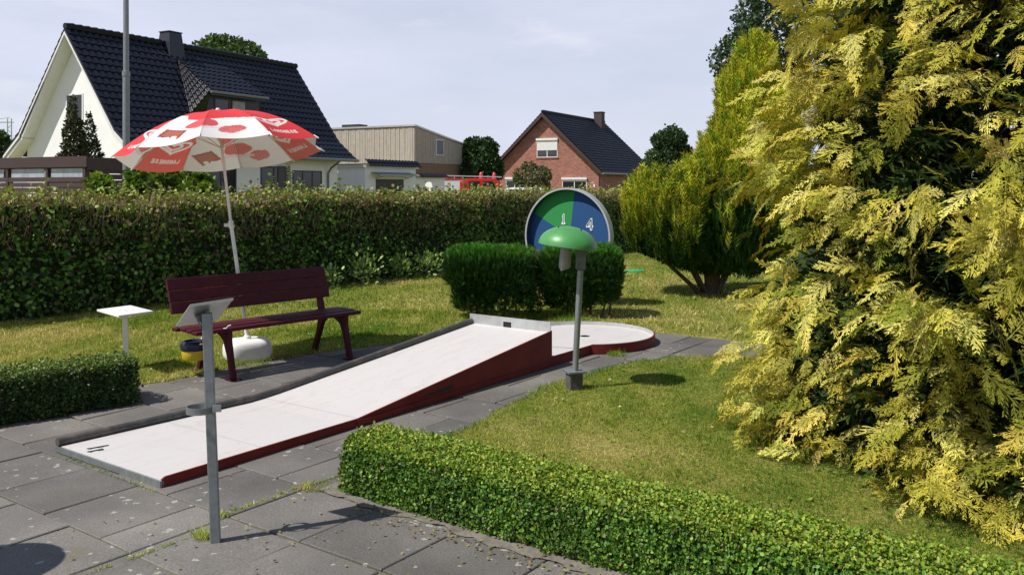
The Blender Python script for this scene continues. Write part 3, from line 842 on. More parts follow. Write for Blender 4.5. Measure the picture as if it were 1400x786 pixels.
# ------------------------------------------------------------------ trees and shrubs from lobes
def lobes_points(lobes, n, depth=0.25, keep_in=0.8, pw=2.0):
    """points near the surface of a union of ellipsoids, with outward normals"""
    C0 = np.array([l[0] for l in lobes], float); Rr = np.array([l[1] for l in lobes], float)
    ar = (Rr[:, 0] * Rr[:, 1] * Rr[:, 2]) ** (2 / 3.0)
    P_, N_ = [], []
    tot = 0
    while tot < n:
        m = int((n - tot) * 1.6) + 50
        i = rng.choice(len(lobes), m, p=ar / ar.sum())
        u = rdir(m)
        if pw > 2: u = u / (np.sum(np.abs(u) ** pw, 1, keepdims=True) ** (1 / pw))
        rad = 1 - depth * rng.random(m) ** 1.5 + rng.normal(0, 0.04, m)
        p = C0[i] + u * Rr[i] * rad[:, None]
        nr = unit(u / Rr[i])
        ok = np.ones(m, bool)
        for j in range(len(lobes)):
            q = np.sum(np.abs((p - C0[j]) / Rr[j]) ** pw, 1) ** (1 / pw)
            ok &= (q > keep_in) | (i == j)
        P_.append(p[ok]); N_.append(nr[ok]); tot += ok.sum()
    return np.concatenate(P_)[:n], np.concatenate(N_)[:n]

def trunk_part(root, base, top, r0, r1, limbs=()):
    mb = MB()
    b, t = Vector(base), Vector(top)
    mid = (b + t) / 2 + Vector((rng.normal(0, 0.03), rng.normal(0, 0.03), 0)) * (t - b).length
    mb.tube([b, mid, t], [r0, (r0 + r1) / 2, r1], 9)
    for l0, l1, r in limbs:
        l0, l1 = Vector(l0), Vector(l1)
        mm = (l0 + l1) / 2 + Vector((0, 0, -0.08 * (l1 - l0).length))
        mb.tube([l0, mm, l1], [r, r * 0.7, r * 0.35], 7)
    return mb.build('trunk', M_bark, root, smooth=True)

def leafy(name, label, cat, base, lobes, n, leaf, pal, m=None, trunk=None, depth=0.35, updir=0.2, group=None, aspect=1.0, w=None, nblend=0.8, sizevar=(0.6, 1.3)):
    base = Vector(base)
    root = thing(name, label, cat, base, 0, group)
    P_, N_ = lobes_points(lobes, n, depth)
    d = rdir(n) + np.array([0, 0, updir]) + N_ * 0.4
    col = np.clip(pick(pal, n, 0.18, w) * (1 + 0.22 * lumps(P_, 3.0 / max(l[1][0] for l in lobes) * 2, 5))[:, None], 0.004, 0.9)
    V, T, C = scatter(LEAF2_V, LEAF2_T, P_, d, N_ * nblend + rdir(n) * 0.8 + np.array([0, 0, 0.2]), leaf * rng.uniform(*sizevar, n), col, widths=aspect)
    fast_mesh('crown', V, T, C, m or M_leaf, root)
    if trunk:
        trunk_part(root, *trunk)
    return root

def plume_template(ns=5):
    """upright feathery spray"""
    v, f, t = [], [], []
    def tri(a, b, c, ta, tb, tc_):
        k = len(v); v.extend([a, b, c]); f.append((k, k + 1, k + 2)); t.extend([ta, tb, tc_])
    tri((-0.05, 0, 0), (0.05, 0, 0), (0, 1, 0.05), .7, .7, 1.25)
    for i in range(ns):
        y0 = 0.05 + 0.7 * i / ns; l = 0.42 * (1 - 0.5 * i / ns)
        for s in (-1, 1):
            z = 0.14 * (1 if (i + (s > 0)) % 2 else -1)
            tri((0, y0, 0), (0, y0 + 0.14, 0), (s * l * 0.55, y0 + l, z), .7, .75, 1.2)
    return np.array(v), np.array(f), np.array(t)
PL_V, PL_T, PL_C = plume_template()

def plumes(root, P_, N_, up, size, pal_in, m, w=None, name='crown', width=1.0, z_tint=None):
    n = len(P_)
    d = N_ * (1 - up) + np.array([0, 0, 1.0]) * up + rng.normal(0, 0.16, (n, 3))
    nr = N_ + rng.normal(0, 0.5, (n, 3))
    col = pick(pal_in, n, 0.14, w)
    if z_tint is not None: col = z_tint(P_, col)
    tm = np.stack([PL_C, PL_C ** 0.8, PL_C ** 0.5], 1)
    V, T, C = scatter(PL_V, PL_T, P_, d, nr, size * rng.uniform(0.65, 1.35, n), np.clip(col, 0.004, 0.9), tipmul=tm, widths=width)
    return fast_mesh(name, V, T, C, m, root)

# clipped junipers behind the ramp
def clipped(name, label, base, lobes, n, size, pal, stems, low=0.0, group=None, holes=None):
    root = thing(name, label, 'shrub', base, 0, group)
    P_, N_ = lobes_points(lobes, n, 0.22, 0.85, 4.0)
    k = P_[:, 2] > low
    if holes: k &= holes(P_)
    P_, N_ = P_[k], N_[k]
    Pi, Ni = lobes_points(lobes, n // 3, 0.3, 0.7, 4.0); Pi = Pi * np.array([0.8, 0.6, 0.9]) + np.array([0, 0, 0.04])
    ki = (Pi[:, 2] > low + 0.08)
    if holes: ki &= holes(Pi)
    plumes(root, Pi[ki], Ni[ki], 0.4, size * 1.5, pal, M_needle, name='inner_foliage', width=1.5)
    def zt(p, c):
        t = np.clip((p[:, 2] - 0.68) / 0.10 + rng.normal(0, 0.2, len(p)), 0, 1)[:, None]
        return c * (1 - t) + c * np.array([2.2, 2.5, 1.4]) * t          # lighter, yellower green towards the top
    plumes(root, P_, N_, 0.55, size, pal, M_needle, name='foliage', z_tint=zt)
    mb = MB()
    for s0, s1, r in stems:
        s0, s1 = Vector(s0), Vector(s1); mb = MB()
        mb.tube([s0, (s0 + s1) / 2 + Vector((0.03, 0, 0)), s1], [r, r * 0.8, r * 0.5], 7)
        mb.build('stem', M_bark, root, smooth=True)
    return root
JP = [(0.022, 0.065, 0.014), (0.032, 0.09, 0.018), (0.05, 0.12, 0.02)]
c1 = G(668, 439)
clipped('clipped_juniper', 'dark green clipped juniper left of the numbered disc, behind the ramp crest', (c1.x, c1.y + 0.25, 0),
        [((0, 0, 0.57), (0.44, 0.32, 0.25)), ((-0.22, 0, 0.60), (0.29, 0.33, 0.22)), ((0.2, 0, 0.60), (0.31, 0.33, 0.22)), ((-0.15, 0, 0.32), (0.26, 0.26, 0.25)), ((0.2, 0, 0.30), (0.32, 0.28, 0.25)), ((0.0, 0, 0.46), (0.40, 0.28, 0.28))],
        9000, 0.07, JP, [((-0.2, -0.05, -0.03), (-0.3, 0, 0.4), 0.016), ((-0.17, 0, -0.03), (-0.1, 0.1, 0.4), 0.018), ((-0.15, 0.08, -0.03), (-0.22, 0.1, 0.5), 0.014), ((0.15, 0, -0.03), (0.2, 0.1, 0.4), 0.02)], low=0.10)
c2 = G(795, 437)
clipped('clipped_juniper', 'dark clipped juniper with bare lower stems in front of the numbered disc', (c2.x, c2.y + 0.25, 0),
        [((0.02, 0, 0.58), (0.46, 0.34, 0.25)), ((0.26, 0, 0.56), (0.22, 0.3, 0.27)), ((-0.22, 0, 0.52), (0.26, 0.3, 0.26)), ((0.30, 0, 0.40), (0.16, 0.2, 0.3)), ((-0.1, 0, 0.34), (0.3, 0.26, 0.27))],
        8500, 0.068, JP, [((0.26, 0, -0.03), (0.30, 0, 0.4), 0.014), ((0.36, 0.03, -0.03), (0.33, 0, 0.45), 0.016), ((0.12, 0, -0.03), (0.1, 0.1, 0.4), 0.02), ((-0.15, 0, -0.03), (-0.2, 0.1, 0.4), 0.02)], low=0.10,
        holes=lambda p: ~((p[:, 0] > 0.15) & (p[:, 2] < 0.2)))
leafy('leafy_shrub', 'small yellowish broadleaf shrub squeezed between the two clipped junipers', 'shrub', G(728, 436) + Vector((0, 0.35, 0)),
      [((0, 0, 0.55), (0.17, 0.2, 0.27)), ((0.03, -0.12, 0.30), (0.15, 0.15, 0.25))], 1100, 0.05, [(0.12, 0.17, 0.03), (0.20, 0.22, 0.05), (0.30, 0.27, 0.08), (0.07, 0.12, 0.03)], trunk=((0, 0, 0), (0, 0, 0.5), 0.012, 0.006))

# upright yellow-green conifer
cb = G(968, 402)
root = thing('upright_conifer', 'yellow-green upright conifer with bare spreading stems at its foot', 'conifer', cb)
LB = [((-0.46, 0.0, 0.98), (0.68, 0.8, 0.74)), ((0.30, 0.1, 1.05), (0.90, 0.95, 0.95)), ((-0.74, -0.1, 1.10), (0.42, 0.45, 0.64)), ((0.55, 0.1, 1.85), (0.62, 0.8, 0.85)),
      ((0.66, 0.1, 2.5), (0.48, 0.55, 0.85)), ((0.72, 0.1, 3.05), (0.28, 0.32, 0.70)), ((0.95, 0.1, 1.7), (0.40, 0.6, 1.1)), ((0.22, -0.15, 1.75), (0.34, 0.4, 0.55)), ((-0.18, -0.35, 1.25), (0.34, 0.34, 0.52))]
P_, N_ = lobes_points(LB, 24000, 0.30, 0.82)
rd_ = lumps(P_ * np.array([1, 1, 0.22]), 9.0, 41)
P_ = P_ + N_ * np.array([1, 1, 0.3]) * (0.11 * rd_)[:, None]
k = P_[:, 2] > 0.26 + 0.32 * np.abs(P_[:, 0]) ** 1.5 * (P_[:, 0] < 0)
P_, N_ = P_[k], N_[k]; rd_ = rd_[k]
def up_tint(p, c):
    t = np.clip((p[:, 2] - 0.75) / 0.9 - 0.2 + 0.45 * lumps(p * np.array([1, 1, 0.4]), 5.0, 8) + rng.normal(0, 0.15, len(p)) + 0.45 * rd_, 0, 1)[:, None]      # older growth greener, new tips yellow; shade painted into recesses and foot
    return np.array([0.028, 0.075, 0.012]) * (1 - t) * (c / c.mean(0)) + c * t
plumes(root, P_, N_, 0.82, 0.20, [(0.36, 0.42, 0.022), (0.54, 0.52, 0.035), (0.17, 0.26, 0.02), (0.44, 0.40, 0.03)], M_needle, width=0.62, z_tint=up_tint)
mb = MB()
for (dx, dy, tx, ty, tz, r) in ((-0.05, 0, -0.85, 0.0, 0.75, 0.035), (0.0, 0.05, -0.5, 0.1, 0.95, 0.045), (0.03, 0, -0.1, 0, 1.2, 0.06), (0.08, 0, 0.25, 0.1, 1.3, 0.06), (0.1, 0.03, 0.6, 0.1, 1.0, 0.05), (0.0, -0.05, -0.35, -0.2, 0.7, 0.03), (0.1, -0.05, 0.35, -0.2, 0.8, 0.03)):
    mb.tube([(dx, dy, -0.05), (dx + (tx - dx) * 0.35, dy, tz * 0.28), (dx + (tx - dx) * 0.7, (dy + ty) / 2, tz * 0.62), (tx, ty, tz)], [r, r * 0.85, r * 0.7, r * 0.4], 8)
mb.tube([(0.03, 0.02, -0.05), (0.1, 0.05, 1.2), (0.35, 0.1, 2.6), (0.5, 0.1, 3.6)], [0.09, 0.07, 0.04, 0.01], 9)
mb.build('trunk', M_bark, root, smooth=True)

# golden cypress filling the right of the picture
def frond(npair=8, nsub=5, seed=1, wide=1.0, curl=0.3):
    r = np.random.default_rng(seed)
    v, f, t = [], [], []
    def droop(x, y, z=0.0):
        return (x, y, z - curl * y * y - 0.25 * x * x)
    def lance(x0, y0, ang, l, w, z0, z1, c0, c1):
        """a pointed scale-leaf twig"""
        dx, dy = math.sin(ang), math.cos(ang); k = len(v)
        v.extend([droop(x0, y0, z0), droop(x0 + dx * l * .5 + dy * w, y0 + dy * l * .5 - dx * w, (z0 + z1) / 2), droop(x0 + dx * l, y0 + dy * l, z1), droop(x0 + dx * l * .5 - dy * w, y0 + dy * l * .5 + dx * w, (z0 + z1) / 2)])
        f.append((k, k + 1, k + 2)); f.append((k, k + 2, k + 3)); t.extend([c0, (c0 + c1) / 2, c1, (c0 + c1) / 2])
    for i in range(4):
        lance(0, i * 0.24, r.normal(0, 0.03), 0.30, 0.016, 0, 0, .5 + .12 * i, .65 + .14 * i)
    for i in range(npair):
        u = (i + 0.5) / npair
        for s in (-1, 1):
            y0 = 0.04 + 0.88 * u + s * 0.022
            L = (0.40 * (1 - u) ** 0.8 * (0.5 + 0.5 * min(1, u * 3.5)) * wide + 0.07) * r.uniform(0.65, 1.2)
            ang = s * R(30 + 18 * (1 - u) + r.normal(0, 6))
            dx, dy = math.sin(ang), math.cos(ang); zz = r.normal(0, 0.05)
            lance(0, y0, ang, L, 0.011, 0, zz, .6, 1.15)
            ns = max(1, int(nsub * L / 0.26))
            for j in range(ns):
                q = (j + 0.5) / (ns + 0.2)
                l = (0.10 * (1 - 0.5 * q) + 0.02) * r.uniform(0.7, 1.25)
                for s2 in (-1, 1):
                    cc = 0.65 + 0.4 * q
                    lance(dx * L * q, y0 + dy * L * q, ang + s2 * R(26 + r.normal(0, 6)), l, 0.0115, zz * q, zz * q + r.normal(0, 0.015), cc * .85, cc * 1.25)
    return np.array(v), np.array(f), np.array(t)

TC = np.array([3.68, 5.28, 0.0])
root = thing('golden_cypress', 'big golden yellow cypress with drooping feathery sprays filling the right side', 'conifer', TC)
TH = 6.6
def Rprof(z):
    return np.interp(z, [0, 0.25, 0.8, 1.6, 2.6, 3.6, 5.0, TH], [2.05, 2.16, 2.20, 2.05, 1.80, 1.42, 0.8, 0.05])
NBR = 1080
z = rng.random(NBR) ** 1.15 * 4.6 + 0.02
zlow = rng.random(NBR) < 0.12
z = np.where(zlow, rng.uniform(0.02, 0.5, NBR), z)
face = math.atan2(-5.35, -3.62)
phi = np.where(rng.random(NBR) < 0.82, face + rng.normal(0, 0.95, NBR), rng.uniform(0, 2 * math.pi, NBR))
up = 4.6 < z
surf = np.stack([np.cos(phi) * 2, np.sin(phi) * 2, z], 1)
lum = lumps(surf, 2.3, 21) + 0.5 * lumps(surf, 5.5, 22)
Rr = Rprof(z) * np.clip(1 - 0.02 + 0.20 * lum + rng.normal(0, 0.045, NBR), 0.62, 1.085)
fr = [frond(8, 5, 1, 1.0, 0.30), frond(9, 4, 2, 0.75, 0.45), frond(7, 5, 3, 1.2, 0.15)]
out = np.stack([np.cos(phi), np.sin(phi), np.zeros(NBR)], 1)
sp_pos, sp_dir, sp_nor, sp_len, sp_in = [], [], [], [], []
for i in range(NBR):
    o3 = out[i]; side = np.array([-o3[1], o3[0], 0.0])
    yaw = rng.normal(0, 0.55)
    bd = o3 * math.cos(yaw) + side * math.sin(yaw)
    sd = np.array([-bd[1], bd[0], 0.0])
    Lb = rng.uniform(0.45, 0.8)
    rise = rng.normal(0.12, 0.38)
    roll = rng.normal(0, 0.8)
    tip = np.array([0, 0, z[i]]) + out[i] * Rr[i]
    nsp = int(rng.integers(7, 11))
    for j in range(nsp):
        q = j / (nsp - 1)
        # branch curve: rises then droops at the end
        back = (1 - q) * Lb
        pz = -0.30 * back ** 2 * 1.0 - rise * back
        p = tip - bd * back + np.array([0, 0, pz + 0.02])
        s = (1 if j % 2 else -1)
        fan = (1 - q) ** 0.6 * rng.uniform(0.55, 0.95)
        if j == nsp - 1: fan = 0; s = 1
        d = bd * math.cos(fan * 1.05) + sd * s * math.sin(fan * 1.05)
        d = d + np.array([0, 0, rise * 0.7 - 0.15 - 0.55 * rng.random() ** 2 + s * math.sin(fan) * roll])
        nrm = np.array([0, 0, 1.0]) + bd * 0.35 - sd * roll * 0.8 + rng.normal(0, 0.38, 3)
        sp_pos.append(p + rng.normal(0, 0.015, 3)); sp_dir.append(d); sp_nor.append(nrm)
        sp_len.append(rng.uniform(0.10, 0.25) * (0.75 + 0.35 * (1 - abs(q - 0.5)))); sp_in.append(q)
sp_pos, sp_dir, sp_nor, sp_len, sp_in = map(np.array, (sp_pos, sp_dir, sp_nor, sp_len, sp_in))
keep = sp_pos[:, 2] > 0.02
sp_pos, sp_dir, sp_nor, sp_len, sp_in = sp_pos[keep], sp_dir[keep], sp_nor[keep], sp_len[keep], sp_in[keep]
n = len(sp_pos)
colr = pick([(0.58, 0.505, 0.075), (0.70, 0.63, 0.145), (0.42, 0.38, 0.045), (0.24, 0.265, 0.03)], n, 0.10, [0.36, 0.24, 0.24, 0.16])
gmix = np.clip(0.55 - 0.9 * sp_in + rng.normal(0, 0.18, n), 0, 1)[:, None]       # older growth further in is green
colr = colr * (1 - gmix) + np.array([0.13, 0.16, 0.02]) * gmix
idx = rng.integers(0, 3, n)
parts = []
for t_ in range(3):
    k = idx == t_
    fv, ff, ft = fr[t_]
    tm = np.stack([ft ** 0.9, ft ** 0.85, ft ** 0.4], 1)
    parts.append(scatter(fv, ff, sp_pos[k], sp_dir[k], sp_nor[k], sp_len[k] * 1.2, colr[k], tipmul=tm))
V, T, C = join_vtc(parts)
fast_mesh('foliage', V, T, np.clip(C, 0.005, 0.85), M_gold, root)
print('cypress sprays', n, 'tris', len(T))
# inner green growth, colour darkened further as shade in the gaps between sprays
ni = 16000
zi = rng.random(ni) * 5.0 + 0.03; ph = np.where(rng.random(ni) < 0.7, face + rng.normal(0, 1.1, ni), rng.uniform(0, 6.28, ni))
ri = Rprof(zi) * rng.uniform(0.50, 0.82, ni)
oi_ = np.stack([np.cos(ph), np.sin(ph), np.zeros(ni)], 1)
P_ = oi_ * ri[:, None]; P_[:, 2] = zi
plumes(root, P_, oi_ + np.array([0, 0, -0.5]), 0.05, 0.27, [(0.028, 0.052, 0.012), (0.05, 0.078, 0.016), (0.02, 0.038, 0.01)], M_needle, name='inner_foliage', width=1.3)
mb = MB()
mb.tube([(0, 0, -0.05), (0.05, 0, 1.5), (0, 0.05, 3.5), (0, 0, TH)], [0.2, 0.16, 0.1, 0.02], 12)
for i in range(70):
    zz = rng.uniform(0.15, 4.5); a_ = face + rng.normal(0, 1.0); rr = float(Rprof(zz)) * 0.8
    mb.tube([(0, 0, zz), (math.cos(a_) * rr * .5, math.sin(a_) * rr * .5, zz + 0.12), (math.cos(a_) * rr, math.sin(a_) * rr, zz + 0.02)], [0.04, 0.028, 0.01], 6)
mb.build('trunk', M_bark, root, smooth=True)

# other trees and shrubs (see the photograph for where they stand)
def at(px, py, Y): return P(px, py, Y)
def tree_px(name, label, cat, px, ytop, ybot, wpx, Y, n, leaf, pal, kind='round', group=None, m=None, ybase=None, seed=0):
    """a tree whose crown spans ytop..ybot in the picture at distance Y"""
    r = np.random.default_rng(seed + 100)
    base = Vector(((px - 700) / F * Y, Y, 0)); s = Y / F
    zt, zb = H + (HY - ytop) * s, H + (HY - ybot) * s
    W = wpx * s / 2; Hh = (zt - zb)
    lobes = []
    if kind == 'round':
        for i in range(13):
            a = r.uniform(0, 6.28); q = r.uniform(0, 1)
            rr = W * 0.62 * math.sin(math.pi * (0.12 + 0.76 * q)) * r.uniform(0.5, 1.0)
            rad = W * r.uniform(0.30, 0.45)
            lobes.append(((math.cos(a) * rr, math.sin(a) * rr, zb + rad * 0.7 + (Hh - rad * 1.5) * q), (rad, rad, rad * r.uniform(0.7, 0.95))))
        lobes.append(((0, 0, (zt + zb) / 2), (W * 0.62, W * 0.62, Hh * 0.38)))
    elif kind == 'cone':
        for i in range(12):
            q = i / 11.0; rad = W * (1 - q) * 0.8 + W * 0.13
            a = r.uniform(0, 6.28)
            lobes.append(((math.cos(a) * rad * 0.3, math.sin(a) * rad * 0.3, zb + Hh * (0.04 + 0.9 * q)), (rad, rad, Hh * 0.11 + rad * 0.2)))
    else:
        lobes.append(((0, 0, (zt + zb) / 2), (W, W, Hh / 2)))
    return leafy(name, label, cat, base, lobes, n, leaf, pal, m=m, trunk=((0, 0, -0.1), (0, 0, zb + Hh * 0.7), max(0.03, W * 0.09), W * 0.03,
                 [((0, 0, zb + Hh * 0.15), (W * 0.5 * math.cos(k_), W * 0.5 * math.sin(k_), zb + Hh * 0.55), W * 0.04) for k_ in (0.5, 2.4, 4.2)]), group=group, depth=0.4)
DG = [(0.035, 0.07, 0.025), (0.05, 0.09, 0.028), (0.025, 0.05, 0.02)]
MG = [(0.06, 0.11, 0.03), (0.09, 0.14, 0.035), (0.045, 0.08, 0.025)]
tree_px('oak_tree', 'leafy deciduous tree rising behind the ridge of the white gabled house', 'tree', 314, 48, 170, 150, 58, 10000, 0.30, MG, seed=1)
tree_px('dark_conifer', 'dark bushy conifer between the timber-clad block and the brick house', 'conifer', 658, 187, 262, 76, 66, 7000, 0.28, DG, seed=2, m=M_needle)
tree_px('garden_shrub', 'loose grey-green shrub in front of the brick gable', 'shrub', 728, 220, 275, 66, 40, 4200, 0.11, [(0.09, 0.13, 0.05), (0.14, 0.17, 0.06), (0.18, 0.13, 0.07), (0.06, 0.09, 0.035)], seed=3)
tree_px('spruce_tree', 'dark green tree standing right of the brick house', 'tree', 919, 160, 262, 62, 62, 7500, 0.20, DG, kind='round', seed=4)
tree_px('garden_shrub', 'grey-green shrub below the dark tree right of the brick house', 'shrub', 893, 205, 270, 44, 50, 3000, 0.14, MG, seed=5)
tree_px('ball_shrub', 'round clipped evergreen ball beside the brick house', 'shrub', 866, 236, 300, 34, 36, 4200, 0.06, DG, kind='ball', seed=6)
tree_px('oak_tree', 'large dark oak partly hidden behind the upright yellow-green conifer', 'tree', 1075, -70, 190, 250, 26, 21000, 0.12, [(0.03, 0.06, 0.022), (0.045, 0.085, 0.025), (0.025, 0.045, 0.02)], seed=7)
tree_px('broadleaf_tree', 'green tree at the far left edge behind the brown carport', 'tree', 2, 178, 250, 46, 44, 3500, 0.16, MG, seed=9)
tree_px('pyramid_conifer', 'small pointed conifer in front of the white gable wall', 'conifer', 100, 137, 260, 52, 24, 6000, 0.085, [(0.035, 0.055, 0.02), (0.06, 0.07, 0.025), (0.09, 0.08, 0.03)], kind='cone', seed=10, m=M_needle)
tree_px('pyramid_conifer', 'shorter blunt conifer right of the pointed one by the white gable', 'conifer', 122, 160, 260, 50, 25, 3800, 0.085, [(0.03, 0.05, 0.02), (0.05, 0.06, 0.022)], kind='cone', seed=11, m=M_needle)
# dense shrub masses filling the gap between hedge and right conifer
tree_px('garden_shrub', 'dark shrub at the hedge end beside the upright conifer', 'shrub', 858, 262, 350, 62, 21.5, 3800, 0.07, DG, seed=12)
for px_, yt_, wp_, Y_, nl_, lab_ in ((138, 236, 34, 15.5, 500, 'loose leafy bush sprouting behind the hedge, just left of the flagpole'), (190, 234, 46, 16.0, 800, 'leafy bush behind the hedge between flagpole and parasol, its top ragged'),
                               (228, 226, 52, 16.6, 1000, 'tallest leafy bush behind the hedge, under the left half of the parasol'), (272, 233, 50, 16.2, 850, 'leafy bush behind the hedge just left of the parasol pole')):
    tree_px('hazel_bush', lab_, 'shrub', px_, yt_, 290, wp_, Y_, nl_, 0.15, [(0.14, 0.22, 0.03), (0.24, 0.32, 0.045), (0.07, 0.13, 0.025), (0.10, 0.17, 0.03)], seed=int(px_))

# thin shoots standing up out of the tall hedge
sh = []
def shoot_at(s, d, hgt, nl, lf):
    b0 = HP0 + hd * s - hn * d
    z0 = float(tall_h(np.array([s]))[0]) - 0.08
    lean = Vector((rng.normal(0, 0.12), rng.normal(0, 0.12), 1)).normalized()
    root_ = thing('hedge_shoot', '', 'shoot', (b0.x, b0.y, z0), 0, 'leafy shoots growing out above the tall hedge')
    mb = MB(); mb.tube([(0, 0, 0), lean * hgt * 0.5 + Vector((0.01, 0, 0)), lean * hgt], [0.006, 0.004, 0.002], 5)
    mb.build('stem', M_bark, root_)
    q = np.linspace(0.25, 1, nl)
    ps = np.array(lean)[None] * (q * hgt)[:, None]
    dr = rng.normal(0, 1, (nl, 3)); dr[:, 2] = rng.uniform(0, 0.7, nl)
    V, T, C = scatter(LEAF_V, LEAF_T, ps, dr, rng.normal(0, 0.5, (nl, 3)) + np.array([0, 0, 1]), lf * rng.uniform(0.7, 1.2, nl), pick([(0.14, 0.21, 0.035), (0.20, 0.26, 0.05), (0.10, 0.16, 0.03)], nl))
    fast_mesh('leaves', V, T, C, M_leaf, root_)
    sh.append(root_)
Ltot = (HP1 - HP0).length
def s_at(px):      # place along the hedge that stands behind a pixel column
    k_ = (px - 700) / F
    return (k_ * HP0.y - HP0.x) / (hd.x - k_ * hd.y)
for px_, d, h_, nl in ((402, 0.35, 0.62, 14), (420, 0.5, 0.35, 9), (440, 0.4, 0.22, 8), (376, 0.5, 0.40, 10), (466, 0.4, 0.36, 9), (497, 0.5, 0.22, 8),
                     (530, 0.5, 0.26, 9), (620, 0.4, 0.34, 11), (652, 0.5, 0.42, 12), (694, 0.6, 0.3, 10), (285, 0.5, 0.3, 9), (150, 0.4, 0.34, 12), (112, 0.6, 0.36, 11), (200, 0.7, 0.36, 12)):
    s = s_at(px_) + d * 0.6
    shoot_at(s, d, h_, nl, 0.085)
SHL = ['tallest leafy shoot above the hedge, before the white house wall right of the parasol', 'short shoot above the hedge under the right rim of the parasol', 'low shoot above the hedge before the dark house window',
       'leafy shoot above the hedge in front of the louvred shutter', 'small shoot above the hedge by the downpipe of the white house', 'shoot above the hedge before the corner of the white garage',
       'low shoot above the hedge before the dark garage door', 'leafy shoot above the hedge covering the fire engine\'s white flank', 'shoot above the hedge in front of the red cab of the fire engine', 'shoot above the hedge beside the loose shrub of the brick house',
       'shoot above the hedge just left of the parasol pole', 'leafy shoot above the hedge left of the flagpole', 'leftmost leafy shoot above the hedge, in front of the carport', 'leafy shoot above the hedge right of the flagpole']
for lab_, o in zip(SHL, sh):
    o['label'] = lab_

# light-leaved seedlings at the hedge foot
SEED = [(76, 428, 0.52, 'glossy-leaved young plant at the hedge foot, left of the white table'), (499, 390, 0.42, 'young plant with pale pointed leaves right of the bench back'),
        (547, 383, 0.36, 'low pale-leaved plant at the hedge foot, middle of three past the bench'), (583, 380, 0.42, 'broad pale-leaved plant at the hedge foot, beside the left clipped juniper'),
        (122, 420, 0.36, 'small leafy plant at the hedge foot just above the white table'), (450, 395, 0.28, 'low leafy plant at the hedge foot behind the bench end'),
        (30, 436, 0.40, 'leafy plant at the hedge foot near the left edge, above the box hedge'), (205, 412, 0.30, 'leafy plant at the hedge foot just left of the bench')]
for px, py, h_, lab in SEED:
    b0 = G(px, py); nl = int(170 * h_ / 0.3)
    rt = thing('young_plant', lab, 'plant', b0, 0)
    P_ = rng.normal(0, 1, (nl, 3)) * np.array([h_ * 0.30, h_ * 0.3, h_ * 0.27]) + np.array([0, 0, h_ * 0.55]); P_[:, 2] = np.abs(P_[:, 2])
    d = P_ - np.array([0, 0, h_ * 0.2]) + rng.normal(0, 0.08, (nl, 3))
    V, T, C = scatter(LEAF_V, LEAF_T, P_, d, rng.normal(0, 0.5, (nl, 3)) + np.array([0, -0.3, 1]), 0.065 * rng.uniform(0.7, 1.3, nl), pick([(0.22, 0.33, 0.08), (0.14, 0.24, 0.05), (0.32, 0.42, 0.14)], nl), widths=0.8)
    fast_mesh('leaves', V, T, C, M_gloss_leaf, rt)
    mb = MB()
    for k_ in range(4):
        mb.tube([(0, 0, 0), (rng.normal(0, 0.05), rng.normal(0, 0.05), h_ * 0.8)], 0.005, 5)
    mb.build('stem', M_bark, rt)

# ------------------------------------------------------------------ houses
def tile_patch(mb, A, B_, C_, D_, nu, nv, amp=0.055, step=0.038, seg=5, nrm=None):
    """A-B upper edge, D-C lower edge"""
    A, B_, C_, D_ = Vector(A), Vector(B_), Vector(C_), Vector(D_)
    if nrm is None:
        nrm = (C_ - A).cross(B_ - D_).normalized()
        if nrm.z < 0: nrm = -nrm
    prof = [(0.0, 0.25), (0.18, 0.9), (0.36, 0.9), (0.55, 0.15), (0.8, 0.0)][:seg]
    us = [(i + q[0]) / nu for i in range(nu) for q in prof] + [1.0]
    hs = [q[1] * amp for i in range(nu) for q in prof] + [prof[0][1] * amp]
    for j in range(nv):
        v0, v1 = j / nv, min(1.0, (j + 1.0) / nv)
        rows = []
        for v, e in ((v0, 0.0), (v1, step), (v1, step - 0.03)):
            L_, R_ = A.lerp(D_, v), B_.lerp(C_, v)
            rows.append([L_.lerp(R_, u) + nrm * (h_ + e) for u, h_ in zip(us, hs)])
        rows[2] = [r_ - nrm * 0.02 for r_ in rows[2]]
        m_ = len(us)
        vs = rows[0] + rows[1] + rows[2]
        fs = [(i, i + 1, m_ + i + 1, m_ + i) for i in range(m_ - 1)] + [(m_ + i, m_ + i + 1, 2 * m_ + i + 1, 2 * m_ + i) for i in range(m_ - 1)]
        mb.add(vs, fs)

